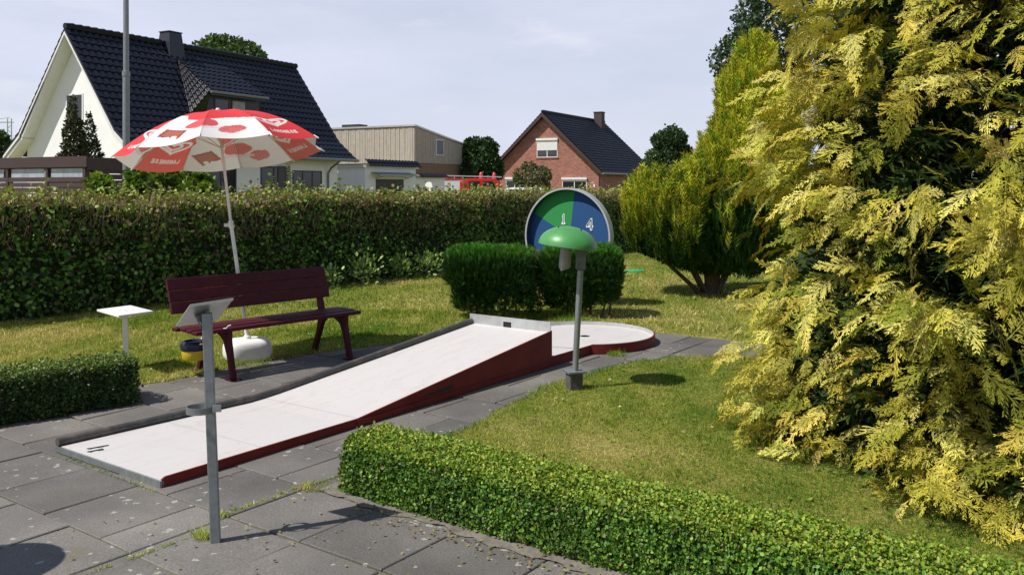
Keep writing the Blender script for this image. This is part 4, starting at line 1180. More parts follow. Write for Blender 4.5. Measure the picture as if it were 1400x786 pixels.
RZ = -math.atan2(0.47, 0.88)
def window(root, x0, x1, z0, z1, y, ax='x', frame_m=None, mull=1, shutter=0.0, sgn=-1, blind=None):
    """window on a wall; ax 'x': wall across local x at y; ax 'y': wall along local y at x=y value"""
    frame_m = frame_m or M_frame
    fb = MB(); t = 0.06
    def put(mb, a0, a1, c0, c1, d0, d1):
        if ax == 'x': mb.b2((a0, y + sgn * d0, c0), (a1, y + sgn * d1, c1))
        else: mb.b2((y + sgn * d0, a0, c0), (y + sgn * d1, a1, c1))
    put(fb, x0, x0 + t, z0, z1, -0.03, 0.02); put(fb, x1 - t, x1, z0, z1, -0.03, 0.02)
    put(fb, x0 + t, x1 - t, z1 - t, z1, -0.03, 0.02); put(fb, x0 + t, x1 - t, z0, z0 + t, -0.03, 0.02)
    for k_ in range(1, mull + 1):
        if mull == 0: break
        xm = x0 + (x1 - x0) * k_ / (mull + 1)
        put(fb, xm - 0.035, xm + 0.035, z0 + t, z1 - t, -0.03, 0.018)
    w_ = fb.build('window', frame_m, root)
    gb = MB(); put(gb, x0 + 0.01, x1 - 0.01, z0 + 0.01, z1 - 0.01, -0.02, 0.004)
    gb.build('pane', M_glass, w_)
    if shutter > 0:
        sb = MB(); zz = z1 + 0.02
        while zz > z1 - shutter:
            put(sb, x0 + 0.02, x1 - 0.02, zz - 0.075, zz, 0.02, 0.045); put(sb, x0 + 0.02, x1 - 0.02, zz - 0.09, zz - 0.075, 0.02, 0.035); zz -= 0.09
        put(sb, x0 - 0.04, x1 + 0.04, z1 + 0.02, z1 + 0.2, 0.0, 0.14)
        sb.build('roller_shutter', M_shutter, w_)
    if blind:
        bb = MB(); put(bb, x0 + t + .005, x1 - t - .005, z0 + t + .005, z1 - t - .005, 0.005, 0.012)
        bb.build('curtain', blind, w_)
    return w_

# --- white gabled house
wh = thing('gabled_house', 'white rendered house with steep black pantile roof and dormer', 'house', (-17.0, 33.0, 0), RZ)
RL = 12.7
prof = [(0, 7.6), (2.8, 3.75), (3.85, 2.9)]
def roof_z(x, pr):
    xs = [p[0] for p in pr]; zs = [p[1] for p in pr]
    return float(np.interp(abs(x), xs, zs))
wallb = MB()
hw = 3.15
poly = [(-hw, 0.55, 0), (hw, 0.55, 0), (hw, 0.55, 3.2), (2.75, 0.55, 3.5), (0, 0.55, 7.25), (-2.75, 0.55, 3.5), (-hw, 0.55, 3.2)]
wallb.prism(poly, (0, RL - 1.1, 0))
wallb.build('wall', M_render, wh)
rb = MB()
for sgn in (-1, 1):
    for (x0, z0), (x1, z1) in zip(prof[:-1], prof[1:]):
        nx, nz = (z0 - z1), (x1 - x0); l_ = math.hypot(nx, nz); nx, nz = nx / l_ * 0.16, nz / l_ * 0.16
        rb.prism([(sgn * x0, 0, z0), (sgn * x1, 0, z1), (sgn * (x1 - nx), 0, z1 - nz), (sgn * (x0 - nx * (x0 > 0)), 0, z0 - nz - (0.1 if x0 == 0 else 0))], (0, RL, 0))
roof = rb.build('roof', M_tile, wh)
tb = MB()
nvr = 14
for sgn in (1, -1):
    y0, y1 = (0.0, RL)
    A, B_ = (0, y0, 7.6), (0, y1, 7.6)
    C_, D_ = (sgn * 2.8, y1, 3.75), (sgn * 2.8, y0, 3.75)
    tile_patch(tb, A, B_, C_, D_, 42, nvr, nrm=Vector((sgn * 3.85, 0, 2.8)).normalized())
    tile_patch(tb, D_, C_, (sgn * 3.9, y1, 2.86), (sgn * 3.9, y0, 2.86), 42, 4, nrm=Vector((sgn * 0.85, 0, 1.05)).normalized())
tl = tb.build('roof_tiles', M_tile, roof); tl['kind'] = 'stuff'
rd = MB()
for i in range(38):
    y_ = 0.0 + i * RL / 38
    rd.tube([(0, y_, 7.66), (0, y_ + RL / 38 + 0.03, 7.69)], [0.12, 0.135], 8)
o = rd.build('ridge_tiles', M_tile, roof); o['kind'] = 'stuff'
# white soffit under the gable overhang and verge boards
sf = MB()
for sgn in (-1, 1):
    for (x0, z0), (x1, z1) in zip(prof[:-1], prof[1:]):
        d_ = 0.22
        sf.prism([(sgn * (x0 - 0.06 * (x0 > 0)), 0.03, z0 - d_ - 0.03), (sgn * (x1 - 0.02), 0.03, z1 - d_ + 0.03), (sgn * (x1 - 0.12), 0.03, z1 - d_ - 0.04 - 0.03 * (x0 > 0)), (sgn * (x0 - 0.14 * (x0 > 0)), 0.03, z0 - d_ - 0.07)], (0, 0.55, 0))
sf.build('soffit', M_white, wh)
vg = MB()
for sgn in (-1, 1):
    for (x0, z0), (x1, z1) in zip(prof[:-1], prof[1:]):
        vg.prism([(sgn * x0, -0.025, z0 - 0.14), (sgn * x1, -0.025, z1 - 0.12), (sgn * x1, -0.025, z1 - 0.21), (sgn * x0, -0.025, z0 - 0.25)], (0, 0.05, 0))
vg.build('verge_board', M_white, wh)
# chimney clad in slate
ch = MB(); ch.add([( -.46, 4.5, 6.9), (.46, 4.5, 6.9), (.46, 5.35, 6.9), (-.46, 5.35, 6.9), (-.30, 4.6, 8.15), (.30, 4.6, 8.15), (.30, 5.25, 8.15), (-.30, 5.25, 8.15)],
                 [(0, 3, 2, 1), (4, 5, 6, 7), (0, 1, 5, 4), (1, 2, 6, 5), (2, 3, 7, 6), (3, 0, 4, 7)])
ch.b2((-.33, 4.56, 8.15), (.33, 5.29, 8.2)); ch.build('chimney', M_slate, roof, bevel=0.02)
# dormer
dm = MB()
A1, B1, C1, D1 = Vector((0.55, 4.85, 6.95)), Vector((0.55, 7.55, 6.95)), Vector((2.65, 7.85, 5.55)), Vector((2.65, 4.7, 5.55))
E1, F1 = Vector((2.3, 3.95, 4.50)), Vector((2.45, 8.5, 4.35))
db = MB()
db.add([A1, B1, C1, D1, (0.45, 4.85, 6.6), (0.45, 7.55, 6.6), (2.65, 7.85, 5.35), (2.65, 4.7, 5.35)], [(0, 1, 2, 3), (7, 6, 5, 4), (0, 3, 7, 4), (1, 5, 6, 2), (3, 2, 6, 7)])
db.add([A1 - Vector((0, 0, .02)), D1 - Vector((0, 0, .02)), E1, (2.2, 4.8, 4.4)], [(0, 1, 2), (1, 3, 2)])
dorm = db.build('dormer', M_tile, wh)
dt = MB()
tile_patch(dt, A1, B1, C1, D1, 10, 7)
tile_patch(dt, A1, A1 + Vector((0, 0.01, 0)), D1, E1, 6, 9, nrm=Vector((0.35, -0.8, 0.5)).normalized())
o = dt.build('dormer_tiles', M_tile, dorm); o['kind'] = 'stuff'
df = MB(); df.prism([(2.35, 4.75, 4.1), (2.35, 7.85, 4.1), (2.35, 7.85, 5.42), (2.35, 4.75, 5.42)], (-0.1, 0, 0))
df.prism([(2.35, 7.85, 4.1), (2.35, 7.85, 5.42), (0.6, 7.85, 6.55), (0.9, 7.85, 6.3)], (0, -0.1, 0))
df.build('dormer_front', M_slate, dorm)
for y0_, y1_ in ((5.15, 6.0), (6.1, 6.95)):
    window(wh, y0_, y1_, 4.35, 5.3, 2.355, ax='y', frame_m=M_darkframe, mull=0, sgn=1, blind=None if y0_ < 6 else M_curtain)
gut = MB(); gut.tube([(2.72, 4.65, 5.48), (2.72, 7.95, 5.48)], 0.06, 8); gut.tube([(3.95, -0.05, 2.82), (3.95, RL + 0.05, 2.82)], 0.075, 8)
gut.tube([(3.95, RL - 1.3, 2.78), (3.4, RL - 1.3, 2.45), (3.22, RL - 1.3, 2.2), (3.22, RL - 1.3, 0.0)], 0.05, 8)
gut.build('gutter', M_galv, wh, smooth=True)
window(wh, -0.70, 0.32, 3.95, 5.15, 0.545, mull=0, frame_m=M_frame)
window(wh, 7.0, 8.6, 0.9, 2.45, 3.155, ax='y', frame_m=M_darkframe, mull=1, sgn=1)
window(wh, 3.9, 5.6, 0.3, 2.4, 3.155, ax='y', frame_m=M_darkframe, mull=1, sgn=1)
window(wh, 9.0, 11.0, 0.2, 2.3, 3.155, ax='y', frame_m=M_darkframe, mull=2, sgn=1, blind=None)
lb = MB()
for i in range(22): lb.b2((3.16, 8.05 + 0.0, 0.3 + i * 0.1), (3.2, 8.8, 0.37 + i * 0.1))
o = lb.build('louvre_shutter', M_darkframe, wh)

# --- white garage row right of the house
gar = thing('garage', 'low white garage with dark door and pantile strip, joined to the white house', 'garage', (-9.9, 46.2, 0), RZ)
gb = MB(); gb.b2((0, 0, 0), (2.6, 4.6, 2.55)); gb.b2((0.25, 4.6, 0), (2.55, 7.7, 2.05)); gb.build('wall', M_render, gar)
rf = MB(); rf.b2((-0.1, -0.1, 2.55), (2.75, 4.7, 2.68)); rf.b2((0.2, 4.72, 2.05), (2.7, 7.75, 2.16)); rfo = rf.build('roof', M_alu, gar)
tp_ = MB(); tile_patch(tp_, (2.62, -0.1, 2.98), (2.62, 4.7, 2.98), (2.95, 4.7, 2.62), (2.95, -0.1, 2.62), 16, 2, amp=0.05)
tile_patch(tp_, (2.6, 4.75, 2.30), (2.6, 7.7, 2.30), (2.85, 7.7, 2.08), (2.85, 4.75, 2.08), 11, 1, amp=0.05)
o = tp_.build('roof_tiles', M_tile2, rfo); o['kind'] = 'stuff'
dr = MB(); dr.b2((2.595, 0.9, 0), (2.63, 3.4, 1.95)); dr.build('garage_door', M_darkframe, gar)
aw = MB(); aw.prism([(2.61, 0.5, 2.28), (2.61, 4.0, 2.28), (3.3, 4.0, 2.12), (3.3, 0.5, 2.12)], (0, 0, 0.04)); aw.beam((2.62, 0.9, 2.0), (3.2, 0.9, 2.13), 0.03, 0.03); aw.beam((2.62, 3.5, 2.0), (3.2, 3.5, 2.13), 0.03, 0.03)
aw.build('awning', M_galv, gar)

# --- timber-clad block
tbk = thing('timber_clad_building', 'flat-roofed block clad in upright weathered larch boards', 'building', (-6.72, 60, 0), RZ)
cb_ = MB(); cb_.prism([(-9.0, 0.03, 0), (-0.03, 0.03, 0), (-0.03, 0.03, 5.7), (-9.0, 0.03, 5.7)], (0, 5.9, 0))
cb_ = MB()
# body with a roof falling to the back
x0, x1, y0, y1 = -9.0, -0.03, 0.03, 6.2
cb_.add([(x0, y0, 0), (x1, y0, 0), (x1, y1, 0), (x0, y1, 0), (x0, y0, 5.7), (x1, y0, 5.7), (x1, y1, 4.7), (x0, y1, 4.7)],
        [(0, 3, 2, 1), (4, 5, 6, 7), (0, 1, 5, 4), (1, 2, 6, 5), (2, 3, 7, 6), (3, 0, 4, 7)])
cb_.build('wall', M_larch2, tbk)
bd = MB()
xx = -9.0
while xx < -0.05:
    w_ = rng.uniform(0.17, 0.24); e_ = rng.uniform(0.0, 0.03)
    bd.b2((xx, -0.03 - e_, 3.2), (min(xx + w_ - 0.02, 0), 0.03, 5.68)); xx += w_
yy = 0.0
while yy < 6.15:
    w_ = rng.uniform(0.17, 0.24); e_ = rng.uniform(0.0, 0.03)
    zt = 5.68 - 1.0 * (yy / 6.2)
    bd.b2((-0.03, yy, 3.2), (0.03 + e_, min(yy + w_ - 0.02, 6.2), zt)); yy += w_
o = bd.build('cladding_boards', M_larch, tbk); o['kind'] = 'stuff'
hb = MB()
for i in range(16):
    z_ = 0.1 + i * 0.19
    hb.b2((-0.03, 0.0, z_), (0.02 + 0.012 * (i % 2), 6.2, z_ + 0.175))
    hb.b2((-4.4, -0.02 - 0.012 * (i % 2), z_), (-0.035, 0.03, z_ + 0.175))
o = hb.build('horizontal_boards', M_larch2, tbk); o['kind'] = 'stuff'
cp = MB(); cp.prism([(-9.1, -0.12, 5.72), (0.14, -0.12, 5.72), (0.14, 6.35, 4.70), (-9.1, 6.35, 4.70)], (0, 0, 0.12)); cp.build('roof', M_alu, tbk)
cp = MB(); cp.b2((-7.2, 1.0, 5.7), (-5.6, 2.0, 6.12)); cp.build('roof_vent', M_slate, tbk)
window(tbk, 2.6, 3.6, 3.8, 4.95, 0.07, ax='y', frame_m=M_frame, mull=0, sgn=1)

# --- brick house
bh = thing('brick_house', 'red brick house with dark roof, brown chimney and white roller shutters', 'house', (2.66, 77, 0), RZ)
BL = 14.6
wb = MB(); hw = 5.2
wb.prism([(-hw, 0.5, 0), (hw, 0.5, 0), (hw, 0.5, 3.0), (0, 0.5, 7.85), (-hw, 0.5, 3.0)], (0, BL - 1, 0)); wb.build('wall', M_brick, bh)
rb = MB()
for sgn in (-1, 1):
    rb.prism([(0, 0, 8.15), (sgn * 5.7, 0, 2.78), (sgn * 5.7, 0, 2.55), (0, 0, 7.85)], (0, BL, 0))
roof2 = rb.build('roof', M_tile2, bh)
tb = MB()
tile_patch(tb, (0, 0, 8.17), (0, BL, 8.17), (5.75, BL, 2.76), (5.75, 0, 2.76), 48, 22, amp=0.03, step=0.045)
tile_patch(tb, (0, BL, 8.17), (0, 0, 8.17), (-5.75, 0, 2.76), (-5.75, BL, 2.76), 48, 22, amp=0.03, step=0.045)
o = tb.build('roof_tiles', M_tile2, roof2); o['kind'] = 'stuff'
rd = MB()
for i in range(36):
    rd.tube([(0, i * BL / 36, 8.22), (0, (i + 1) * BL / 36 + 0.03, 8.25)], [0.12, 0.14], 7)
o = rd.build('ridge_tiles', M_tile2, roof2); o['kind'] = 'stuff'
vb = MB()
for sgn in (-1, 1):
    vb.prism([(0, -0.04, 8.1), (sgn * 5.75, -0.04, 2.74), (sgn * 5.75, -0.04, 2.45), (0, -0.04, 7.75)], (0, 0.06, 0))
vb.build('verge_board', M_fascia, bh)
cm = MB(); cm.b2((0.1, 11.6, 7.2), (0.95, 12.4, 8.95)); cm.b2((0.05, 11.55, 8.95), (1.0, 12.45, 9.05)); cm.build('chimney', M_chim, roof2)
gt_ = MB(); gt_.tube([(5.82, -0.05, 2.68), (5.82, BL, 2.68)], 0.08, 8); gt_.tube([(5.8, 0.7, 2.62), (5.3, 0.75, 2.3), (5.25, 0.75, 0)], 0.05, 8); gt_.build('gutter', M_galv, bh)
window(bh, -0.75, 1.30, 4.15, 5.65, 0.49, mull=1, shutter=0.85)
window(bh, 1.75, 4.1, 0.7, 2.15, 0.49, mull=1, shutter=0.12)
window(bh, -3.9, -2.1, 0.7, 2.2, 0.49, mull=1, shutter=0.1)
for q_ in (((-0.85, 0.42, 4.05), (1.40, 0.52, 4.13)), ((1.65, 0.42, 0.6), (4.2, 0.52, 0.68))):
    sl = MB(); sl.b2(*q_); sl.build('sill', M_brick, bh)
wl_ = MB(); wl_.b2((4.75, 0.4, 1.5), (4.9, 0.5, 1.75)); wl_.build('wall_lamp', M_frame, bh)

# --- dark brown carport left
cpn = thing('carport', 'dark brown flat-roofed carport with glazed strip behind the hedge', 'carport', (-9.8, 20, 0), RZ)
m1 = MB(); m1.b2((-6.2, 0, 2.0), (0.05, 2.6, 2.10)); m1.build('roof', M_brownboard, cpn)
m1 = MB(); m1.b2((-6.2, -0.05, 2.02), (0.06, -0.0, 2.27)); m1.build('fascia', M_fascia, cpn)
m1 = MB(); m1.b2((0.01, 0.0, 1.95), (0.06, 2.65, 2.24)); m1.build('fascia', M_brownboard, cpn)
for i, z_ in enumerate(np.arange(0.05, 1.72, 0.125)):
    m1 = MB(); m1.b2((-6.2, 0.0 - 0.012 * (i % 2), z_), (-0.03, 0.03, z_ + 0.112)); m1.build('board', M_brownboard, cpn)
for z_ in np.arange(0.05, 1.9, 0.14):
    m1 = MB(); m1.b2((0.0, 0.14, z_), (0.03, 2.4, z_ + 0.125)); m1.build('board', M_brownboard, cpn)
for x_ in (-0.08, -1.45, -3.0, -4.6, -6.1):
    m1 = MB(); m1.b2((x_ - 0.04, -0.02, 0), (x_ + 0.05, 0.12, 2.0)); m1.build('post', M_brownboard, cpn)
for x_ in (-1.4, -2.95, -4.55, -6.05):
    m1 = MB(); m1.b2((x_ + 0.06, 0.03, 1.70), (x_ + 1.25 + (0.1 if x_ < -2 else 0), 0.045, 1.99)); m1.build('pane', mat('dusty_glass', (0.35, 0.39, 0.42), 0.2, var=0.3, vscale=3) if x_ == -1.4 else bpy.data.materials['dusty_glass'], cpn)

# flagpole
fp = thing('flagpole', 'tall grey steel flagpole standing behind the hedge', 'flagpole', ((172.5 - 700) / F * 18, 18, 0))
mb = MB(); mb.tube([(0, 0, 0), (0, 0, 3.9)], 0.068, 16); mb.build('pole', M_galv, fp, smooth=True)
mb = MB(); mb.tube([(0, 0, 3.85), (-0.01, 0, 8.5)], [0.056, 0.05], 16); mb.build('upper_pole', M_galv, fp, smooth=True)
mb = MB(); mb.lathe([(0.066, 3.84), (0.078, 3.85), (0.078, 3.95), (0.06, 3.96)], 16); mb.build('collar', M_galv, fp)

# distant lattice mast
lm_ = thing('lattice_mast', 'distant pale green lattice mast at the far left edge', 'mast', ((13 - 700) / F * 90, 90, 0))
M_mast = mat('mast_green', (0.30, 0.42, 0.36), 0.6)
mb = MB()
for sx in (-0.25, 0.25): mb.beam((sx, 0, 0), (sx * 0.8, 0, 8.6), 0.08, 0.08)
for i in range(14): mb.beam((-0.25 if i % 2 else 0.25, 0, 1 + i * 0.5), (0.25 if i % 2 else -0.25, 0, 1.5 + i * 0.5), 0.05, 0.05)
mb.build('tower', M_mast, lm_)
mb = MB(); mb.beam((-3.2, 0, 8.2), (0.4, 0, 8.2), 0.1, 0.1); mb.beam((-3.2, 0, 8.2), (0, 0, 8.7), 0.05, 0.05); mb.build('arm', M_mast, lm_)

# ------------------------------------------------------------------ fire engine and cars behind the hedge
fe = thing('fire_engine', 'small red and white fire engine with roof ladder and two beacons', 'fire engine', (P(568, 250, 56).x, 56, 0), R(4))
mb = MB(); mb.b2((0, 0, 0.45), (3.15, 2.0, 1.99)); mb.build('body', M_carwhite, fe, bevel=0.04)
mb = MB(); mb.b2((0.05, -0.02, 1.97), (3.15, 2.02, 2.08)); mb.b2((2.85, -0.03, 0.45), (3.12, 2.03, 1.9)); mb.build('roof_band', M_firered, fe, bevel=0.02)
mb = MB(); mb.prism([(3.15, 0, 0.4), (5.75, 0, 0.4), (5.72, 0, 1.15), (5.35, 0, 1.95), (5.15, 0, 2.08), (3.15, 0, 2.08)], (0, 2.0, 0)); mb.build('cab', M_firered, fe, bevel=0.05)
for x0_, x1_ in ((3.45, 4.15), (4.35, 5.05)):
    mb = MB(); mb.prism([(x0_, -0.012, 1.25), (x1_ + (0.2 if x0_ > 4 else 0), -0.012, 1.25), (x1_, -0.012, 1.9), (x0_, -0.012, 1.9)], (0, 0.02, 0)); mb.build('side_window', M_glass, fe)
mb = MB(); mb.prism([(5.735, 0.12, 1.2), (5.735, 1.88, 1.2), (5.40, 1.8, 1.92), (5.40, 0.2, 1.92)], (0.02, 0, 0.01)); mb.build('windscreen', M_glass, fe)
mb = MB(); mb.box((4.95, -0.16, 1.6), (0.06, 0.14, 0.3)); mb.beam((4.95, 0, 1.7), (4.95, -0.16, 1.7), 0.03, 0.03); mb.build('mirror', M_black, fe)
for x_ in (0.9, 4.6):
    for y_ in (0.1, 1.9):
        mb = MB()
        mb.tube([(x_, y_ - 0.12, 0.4), (x_, y_ + 0.12, 0.4)], 0.4, 18); w_ = mb.build('wheel', M_rubber, fe)
mb = MB()
for y_ in (0.3, 0.7):
    mb.beam((-0.1, y_, 2.32), (5.6, y_, 2.18), 0.05, 0.07)
for i in range(16):
    mb.beam((0.1 + i * 0.35, 0.3, 2.31 - i * 0.0085), (0.1 + i * 0.35, 0.7, 2.31 - i * 0.0085), 0.04, 0.04)
for x_ in (0.3, 2.5, 4.7): mb.beam((x_, 0.5, 2.0), (x_, 0.5, 2.3), 0.05, 0.05)
mb.build('ladder', M_alu, fe)
M_beacon = mat('red_beacon', (0.62, 0.06, 0.10), 0.25)
for x_, y_ in ((4.25, 0.5), (5.15, 1.5)):
    mb = MB(); mb.lathe([(0.13, 2.08), (0.13, 2.22), (0.12, 2.30), (0.10, 2.44), (0.04, 2.5), (0, 2.51)], 14, c=(x_, y_, 0)); mb.build('beacon', M_beacon, fe, smooth=True)

def car(label, loc, rz, paint):
    t = thing('parked_car', label, 'car', loc, rz)
    L_ = 4.1
    pr = [(0, 0.35), (0.02, 0.75), (0.15, 0.9), (1.0, 0.98), (1.75, 1.42), (2.1, 1.47), (3.2, 1.45), (3.9, 1.02), (4.05, 0.95), (4.1, 0.4)]
    mb = MB(); mb.prism([(x_, -0.82, z_) for x_, z_ in pr], (0, 1.64, 0)); mb.build('body', paint, t, bevel=0.09, seg=3)
    for s_ in (-1, 1):
        for q in ([(1.35, 1.02), (1.85, 1.36), (2.4, 1.40), (2.4, 1.02)], [(2.48, 1.02), (2.48, 1.40), (3.15, 1.37), (3.55, 1.05)]):
            mb = MB(); mb.prism([(x_, s_ * 0.815, z_) for x_, z_ in q], (0, s_ * 0.015, 0)); mb.build('side_window', M_glass, t)
    mb = MB(); mb.prism([(1.02, -0.7, 1.01), (1.02, 0.7, 1.01), (1.72, 0.62, 1.42), (1.72, -0.62, 1.42)], (-0.01, 0, 0.02)); mb.build('windscreen', M_glass, t)
    for x_ in (0.8, 3.3):
        for y_ in (-0.72, 0.72):
            mb = MB(); mb.tube([(x_, y_ - 0.11, 0.31), (x_, y_ + 0.11, 0.31)], 0.31, 18); w_ = mb.build('wheel', M_rubber, t)
            mb = MB(); mb.tube([(x_, y_ - 0.115, 0.31), (x_, y_ + 0.115, 0.31)], 0.18, 14); mb.build('rim', M_alu, w_)
    for y_ in (-0.6, 0.6):
        mb = MB(); mb.box((0.03, y_, 0.72), (0.08, 0.3, 0.13)); mb.build('headlight', M_frame, t, bevel=0.02)
    return t
car('white car parked in front of the fire engine, only its roof over the hedge', (P(622, 260, 33).x, 33.5, 0.06), R(12), M_carwhite)
car('pale car parked before the brick house, its roof just above the hedge', (P(708, 260, 32).x, 32, -0.06), R(8), mat('car_silver', (0.6, 0.62, 0.63), 0.25, coat=0.4))
# white round-topped sign
sg = thing('round_topped_sign', 'white round-topped sign board standing behind the hedge', 'sign', (P(586, 258, 38).x, 38, 0), R(-35))
pts = [(-0.22, 0, 0.9), (0.22, 0, 0.9)] + [(0.22 * math.cos(t_), 0, 1.55 + 0.22 * math.sin(t_)) for t_ in np.linspace(0, math.pi, 10)]
mb = MB(); mb.prism(pts, (0, 0.04, 0)); mb.build('board', M_white, sg)
mb = MB(); mb.beam((0, 0.06, 0), (0, 0.06, 1.5), 0.05, 0.04); mb.build('post', M_galv, sg)

# ------------------------------------------------------------------ the minigolf lane
LN0 = AB(2.60, 0, 0)
lane = thing('minigolf_lane', 'white minigolf ramp lane with red sides ending in a round target', 'minigolf lane', (0, 0, 0))
bR = -4.11
def bL(a): return -5.16 + (a - 2.62) / (6.33 - 2.62) * 0.17
aF, aT, aE = 2.63, 4.05, 6.36            # front, foot of ramp, crest
zf, zc = 0.040, 0.300
aC, bC, RC = 7.62, -4.52, 0.70
zs = 0.055
def ztop(a): return zf if a < aT else zf + (zc - zf) * (a - aT) / (aE - aT)
# playing surface (own local frame via vertices in world)
mb = MB()
rows = [aF, aT - 0.12, aT, aT + 0.12, (aT + aE) / 2, aE]
zr = [zf, zf, zf + 0.006, zf + (zc - zf) * 0.12 / (aE - aT) + 0.003, ztop((aT + aE) / 2), zc]
vs = []
for a, z_ in zip(rows, zr):
    vs += [AB(a, bL(a) + 0.02, z_), AB(a, bR - 0.012, z_), AB(a, bR - 0.012, z_ - 0.02), AB(a, bL(a) + 0.02, z_ - 0.02)]
fs = []
for i in range(len(rows) - 1):
    for k_ in range(4):
        a_, b__ = i * 4 + k_, i * 4 + (k_ + 1) % 4
        fs.append((a_, b__, b__ + 4, a_ + 4))
fs += [(3, 2, 1, 0), tuple(len(rows) * 4 - 4 + k_ for k_ in (0, 1, 2, 3))]
# lane frame: rotate texture space by building in lane axes
ln_s = thing('x', '', '', (0, 0, 0)); bpy.data.objects.remove(ln_s)
def lane_part(mbx, name, m, **kw):
    """parts are written in the lane's axes (x = right, y = along)"""
    inv = Matrix(((N.x, N.y, 0), (D.x, D.y, 0), (0, 0, 1)))
    mbx.v = [tuple(inv @ Vector(v)) for v in mbx.v]
    return mbx.build(name, m, lane, **kw)
lane.rotation_euler = (0, 0, math.atan2(N.y, N.x))
mb.add(vs, fs); lane_part(mb, 'playing_surface', M_lane)
# seams in the playing surface
mb = MB()
for a in (3.30, aT + 0.01):
    z_ = ztop(a) + (0.006 if a > 3.5 else 0.0) + 0.0015
    mb.add([AB(a, bL(a) + 0.03, z_), AB(a + 0.004, bL(a) + 0.03, z_), AB(a + 0.004, bR - 0.03, z_), AB(a, bR - 0.03, z_)], [(0, 1, 2, 3)])
lane_part(mb, 'seam', mat('seam_dirt', (0.52, 0.49, 0.46), 0.9))
# flat run behind the ramp and the round target with its hole
mb = MB()
na = 56
circ = [AB(aC + RC * math.cos(t_), bC + RC * math.sin(t_), zs) for t_ in np.linspace(0, 2 * math.pi, na, endpoint=False)]
hole_a, hole_b, hr = aC - 0.02, bC + 0.02, 0.05
hol = [AB(hole_a + hr * math.cos(t_), hole_b + hr * math.sin(t_), zs) for t_ in np.linspace(0, 2 * math.pi, na, endpoint=False)]
b0 = 0
mb.add(circ + hol, [(i, na + i, na + (i + 1) % na, (i + 1) % na) for i in range(na)])
mb.f[-na:] = [tuple(reversed(f_)) for f_ in mb.f[-na:]]
tar = lane_part(mb, 'target_circle', M_lane)
mb = MB()
hol2 = [Vector((v.x, v.y, zs - 0.04)) for v in hol]
mb.add(hol + hol2, [(i, (i + 1) % na, na + (i + 1) % na, na + i) for i in range(na)] + [tuple(range(na, 2 * na))])
lane_part(mb, 'hole_cup', M_black)
mb = MB()
aj = aC - math.sqrt(RC ** 2 - (bC - bR) ** 2)
mb.add([AB(aE, bL(aE) + 0.02, zs - 0.003), AB(aE, bR - 0.012, zs - 0.003), AB(aj + 0.1, bR - 0.012, zs - 0.003), AB(aj + 0.1, bL(aE) + 0.02, zs - 0.003)], [(0, 1, 2, 3)])
lane_part(mb, 'run_out', M_lane)
# red sides
def side_strip(mbx, pts, b_, th, z0=0.004):
    """pts [(a, ztop)]"""
    for (a0, t0), (a1, t1) in zip(pts[:-1], pts[1:]):
        q = [AB(a0, b_, z0), AB(a1, b_, z0), AB(a1, b_, t1), AB(a0, b_, t0), AB(a0, b_ - th, z0), AB(a1, b_ - th, z0), AB(a1, b_ - th, t1), AB(a0, b_ - th, t0)]
        mbx.add(q, [(0, 1, 2, 3), (7, 6, 5, 4), (3, 2, 6, 7), (0, 4, 5, 1), (1, 5, 6, 2), (0, 3, 7, 4)])
mb = MB(); side_strip(mb, [(aF, zf + 0.004), (aF + 0.02, zf + 0.014), (aT - 0.02, zf + 0.014)], bR, 0.012); lane_part(mb, 'side_panel', M_red)
mb = MB(); side_strip(mb, [(aT - 0.02, zf + 0.012), (aE + 0.02, zc + 0.012)], bR - 0.001, 0.012); lane_part(mb, 'side_panel', M_red)
mb = MB(); side_strip(mb, [(aT - 0.02, zf + 0.004), (5.05, 0.050), (6.3, 0.045)], bR + 0.007, 0.007); lane_part(mb, 'skirt_panel', M_red)
mb = MB(); mb.add([AB(4.62, bR + 0.002, 0.066), AB(5.02, bR + 0.002, 0.068), AB(5.02, bR + 0.002, 0.098), ], [(0, 1, 2)]); lane_part(mb, 'side_gap', M_black)
mb = MB(); side_strip(mb, [(aE + 0.02, zs + 0.03), (aj, zs + 0.03)], bR, 0.012); lane_part(mb, 'side_panel', M_red)
# back of the ramp
mb = MB(); mb.prism([AB(aE + 0.018, bL(aE), 0.004), AB(aE + 0.018, bR - 0.012, 0.004), AB(aE + 0.018, bR - 0.012, zc), AB(aE + 0.018, bL(aE), zc)], D * 0.012); lane_part(mb, 'back_panel', M_red)
# rim of the round target
def rim_pts(t0, t1, n_):
    return [(math.cos(t_), math.sin(t_)) for t_ in np.linspace(t0, t1, n_)]
ta = math.atan2(bR - bC, aj - aC)            # junction on the right side
tb_ = -math.atan2(bC - bL(aE), math.sqrt(RC ** 2 - (bC - bL(aE)) ** 2)) ; tb_ = math.pi * 2 - (math.pi - abs(tb_)) if False else math.atan2(bL(aE) - bC, -math.sqrt(RC ** 2 - (bL(aE) - bC) ** 2))
arc = rim_pts(ta, tb_ , 60) if tb_ < ta else rim_pts(ta, tb_ - 2 * math.pi, 60)
mi_, mo_ = MB(), MB()
n_ = len(arc); vs = []
for ca, sa in arc:
    for rr, z_ in ((RC, 0.004), (RC + 0.012, 0.004), (RC + 0.012, zs + 0.036), (RC, zs + 0.036)):
        vs.append(AB(aC + rr * ca, bC + rr * sa, z_))
fs = []
for i in range(n_ - 1):
    for k_ in range(4):
        a_, b__ = i * 4 + k_, i * 4 + (k_ + 1) % 4
        fs.append((a_, b__, b__ + 4, a_ + 4))
fs += [(3, 2, 1, 0), tuple(n_ * 4 - 4 + k_ for k_ in range(4))]
mo_.add(vs, fs); lane_part(mo_, 'target_rim', M_red)
vs = []
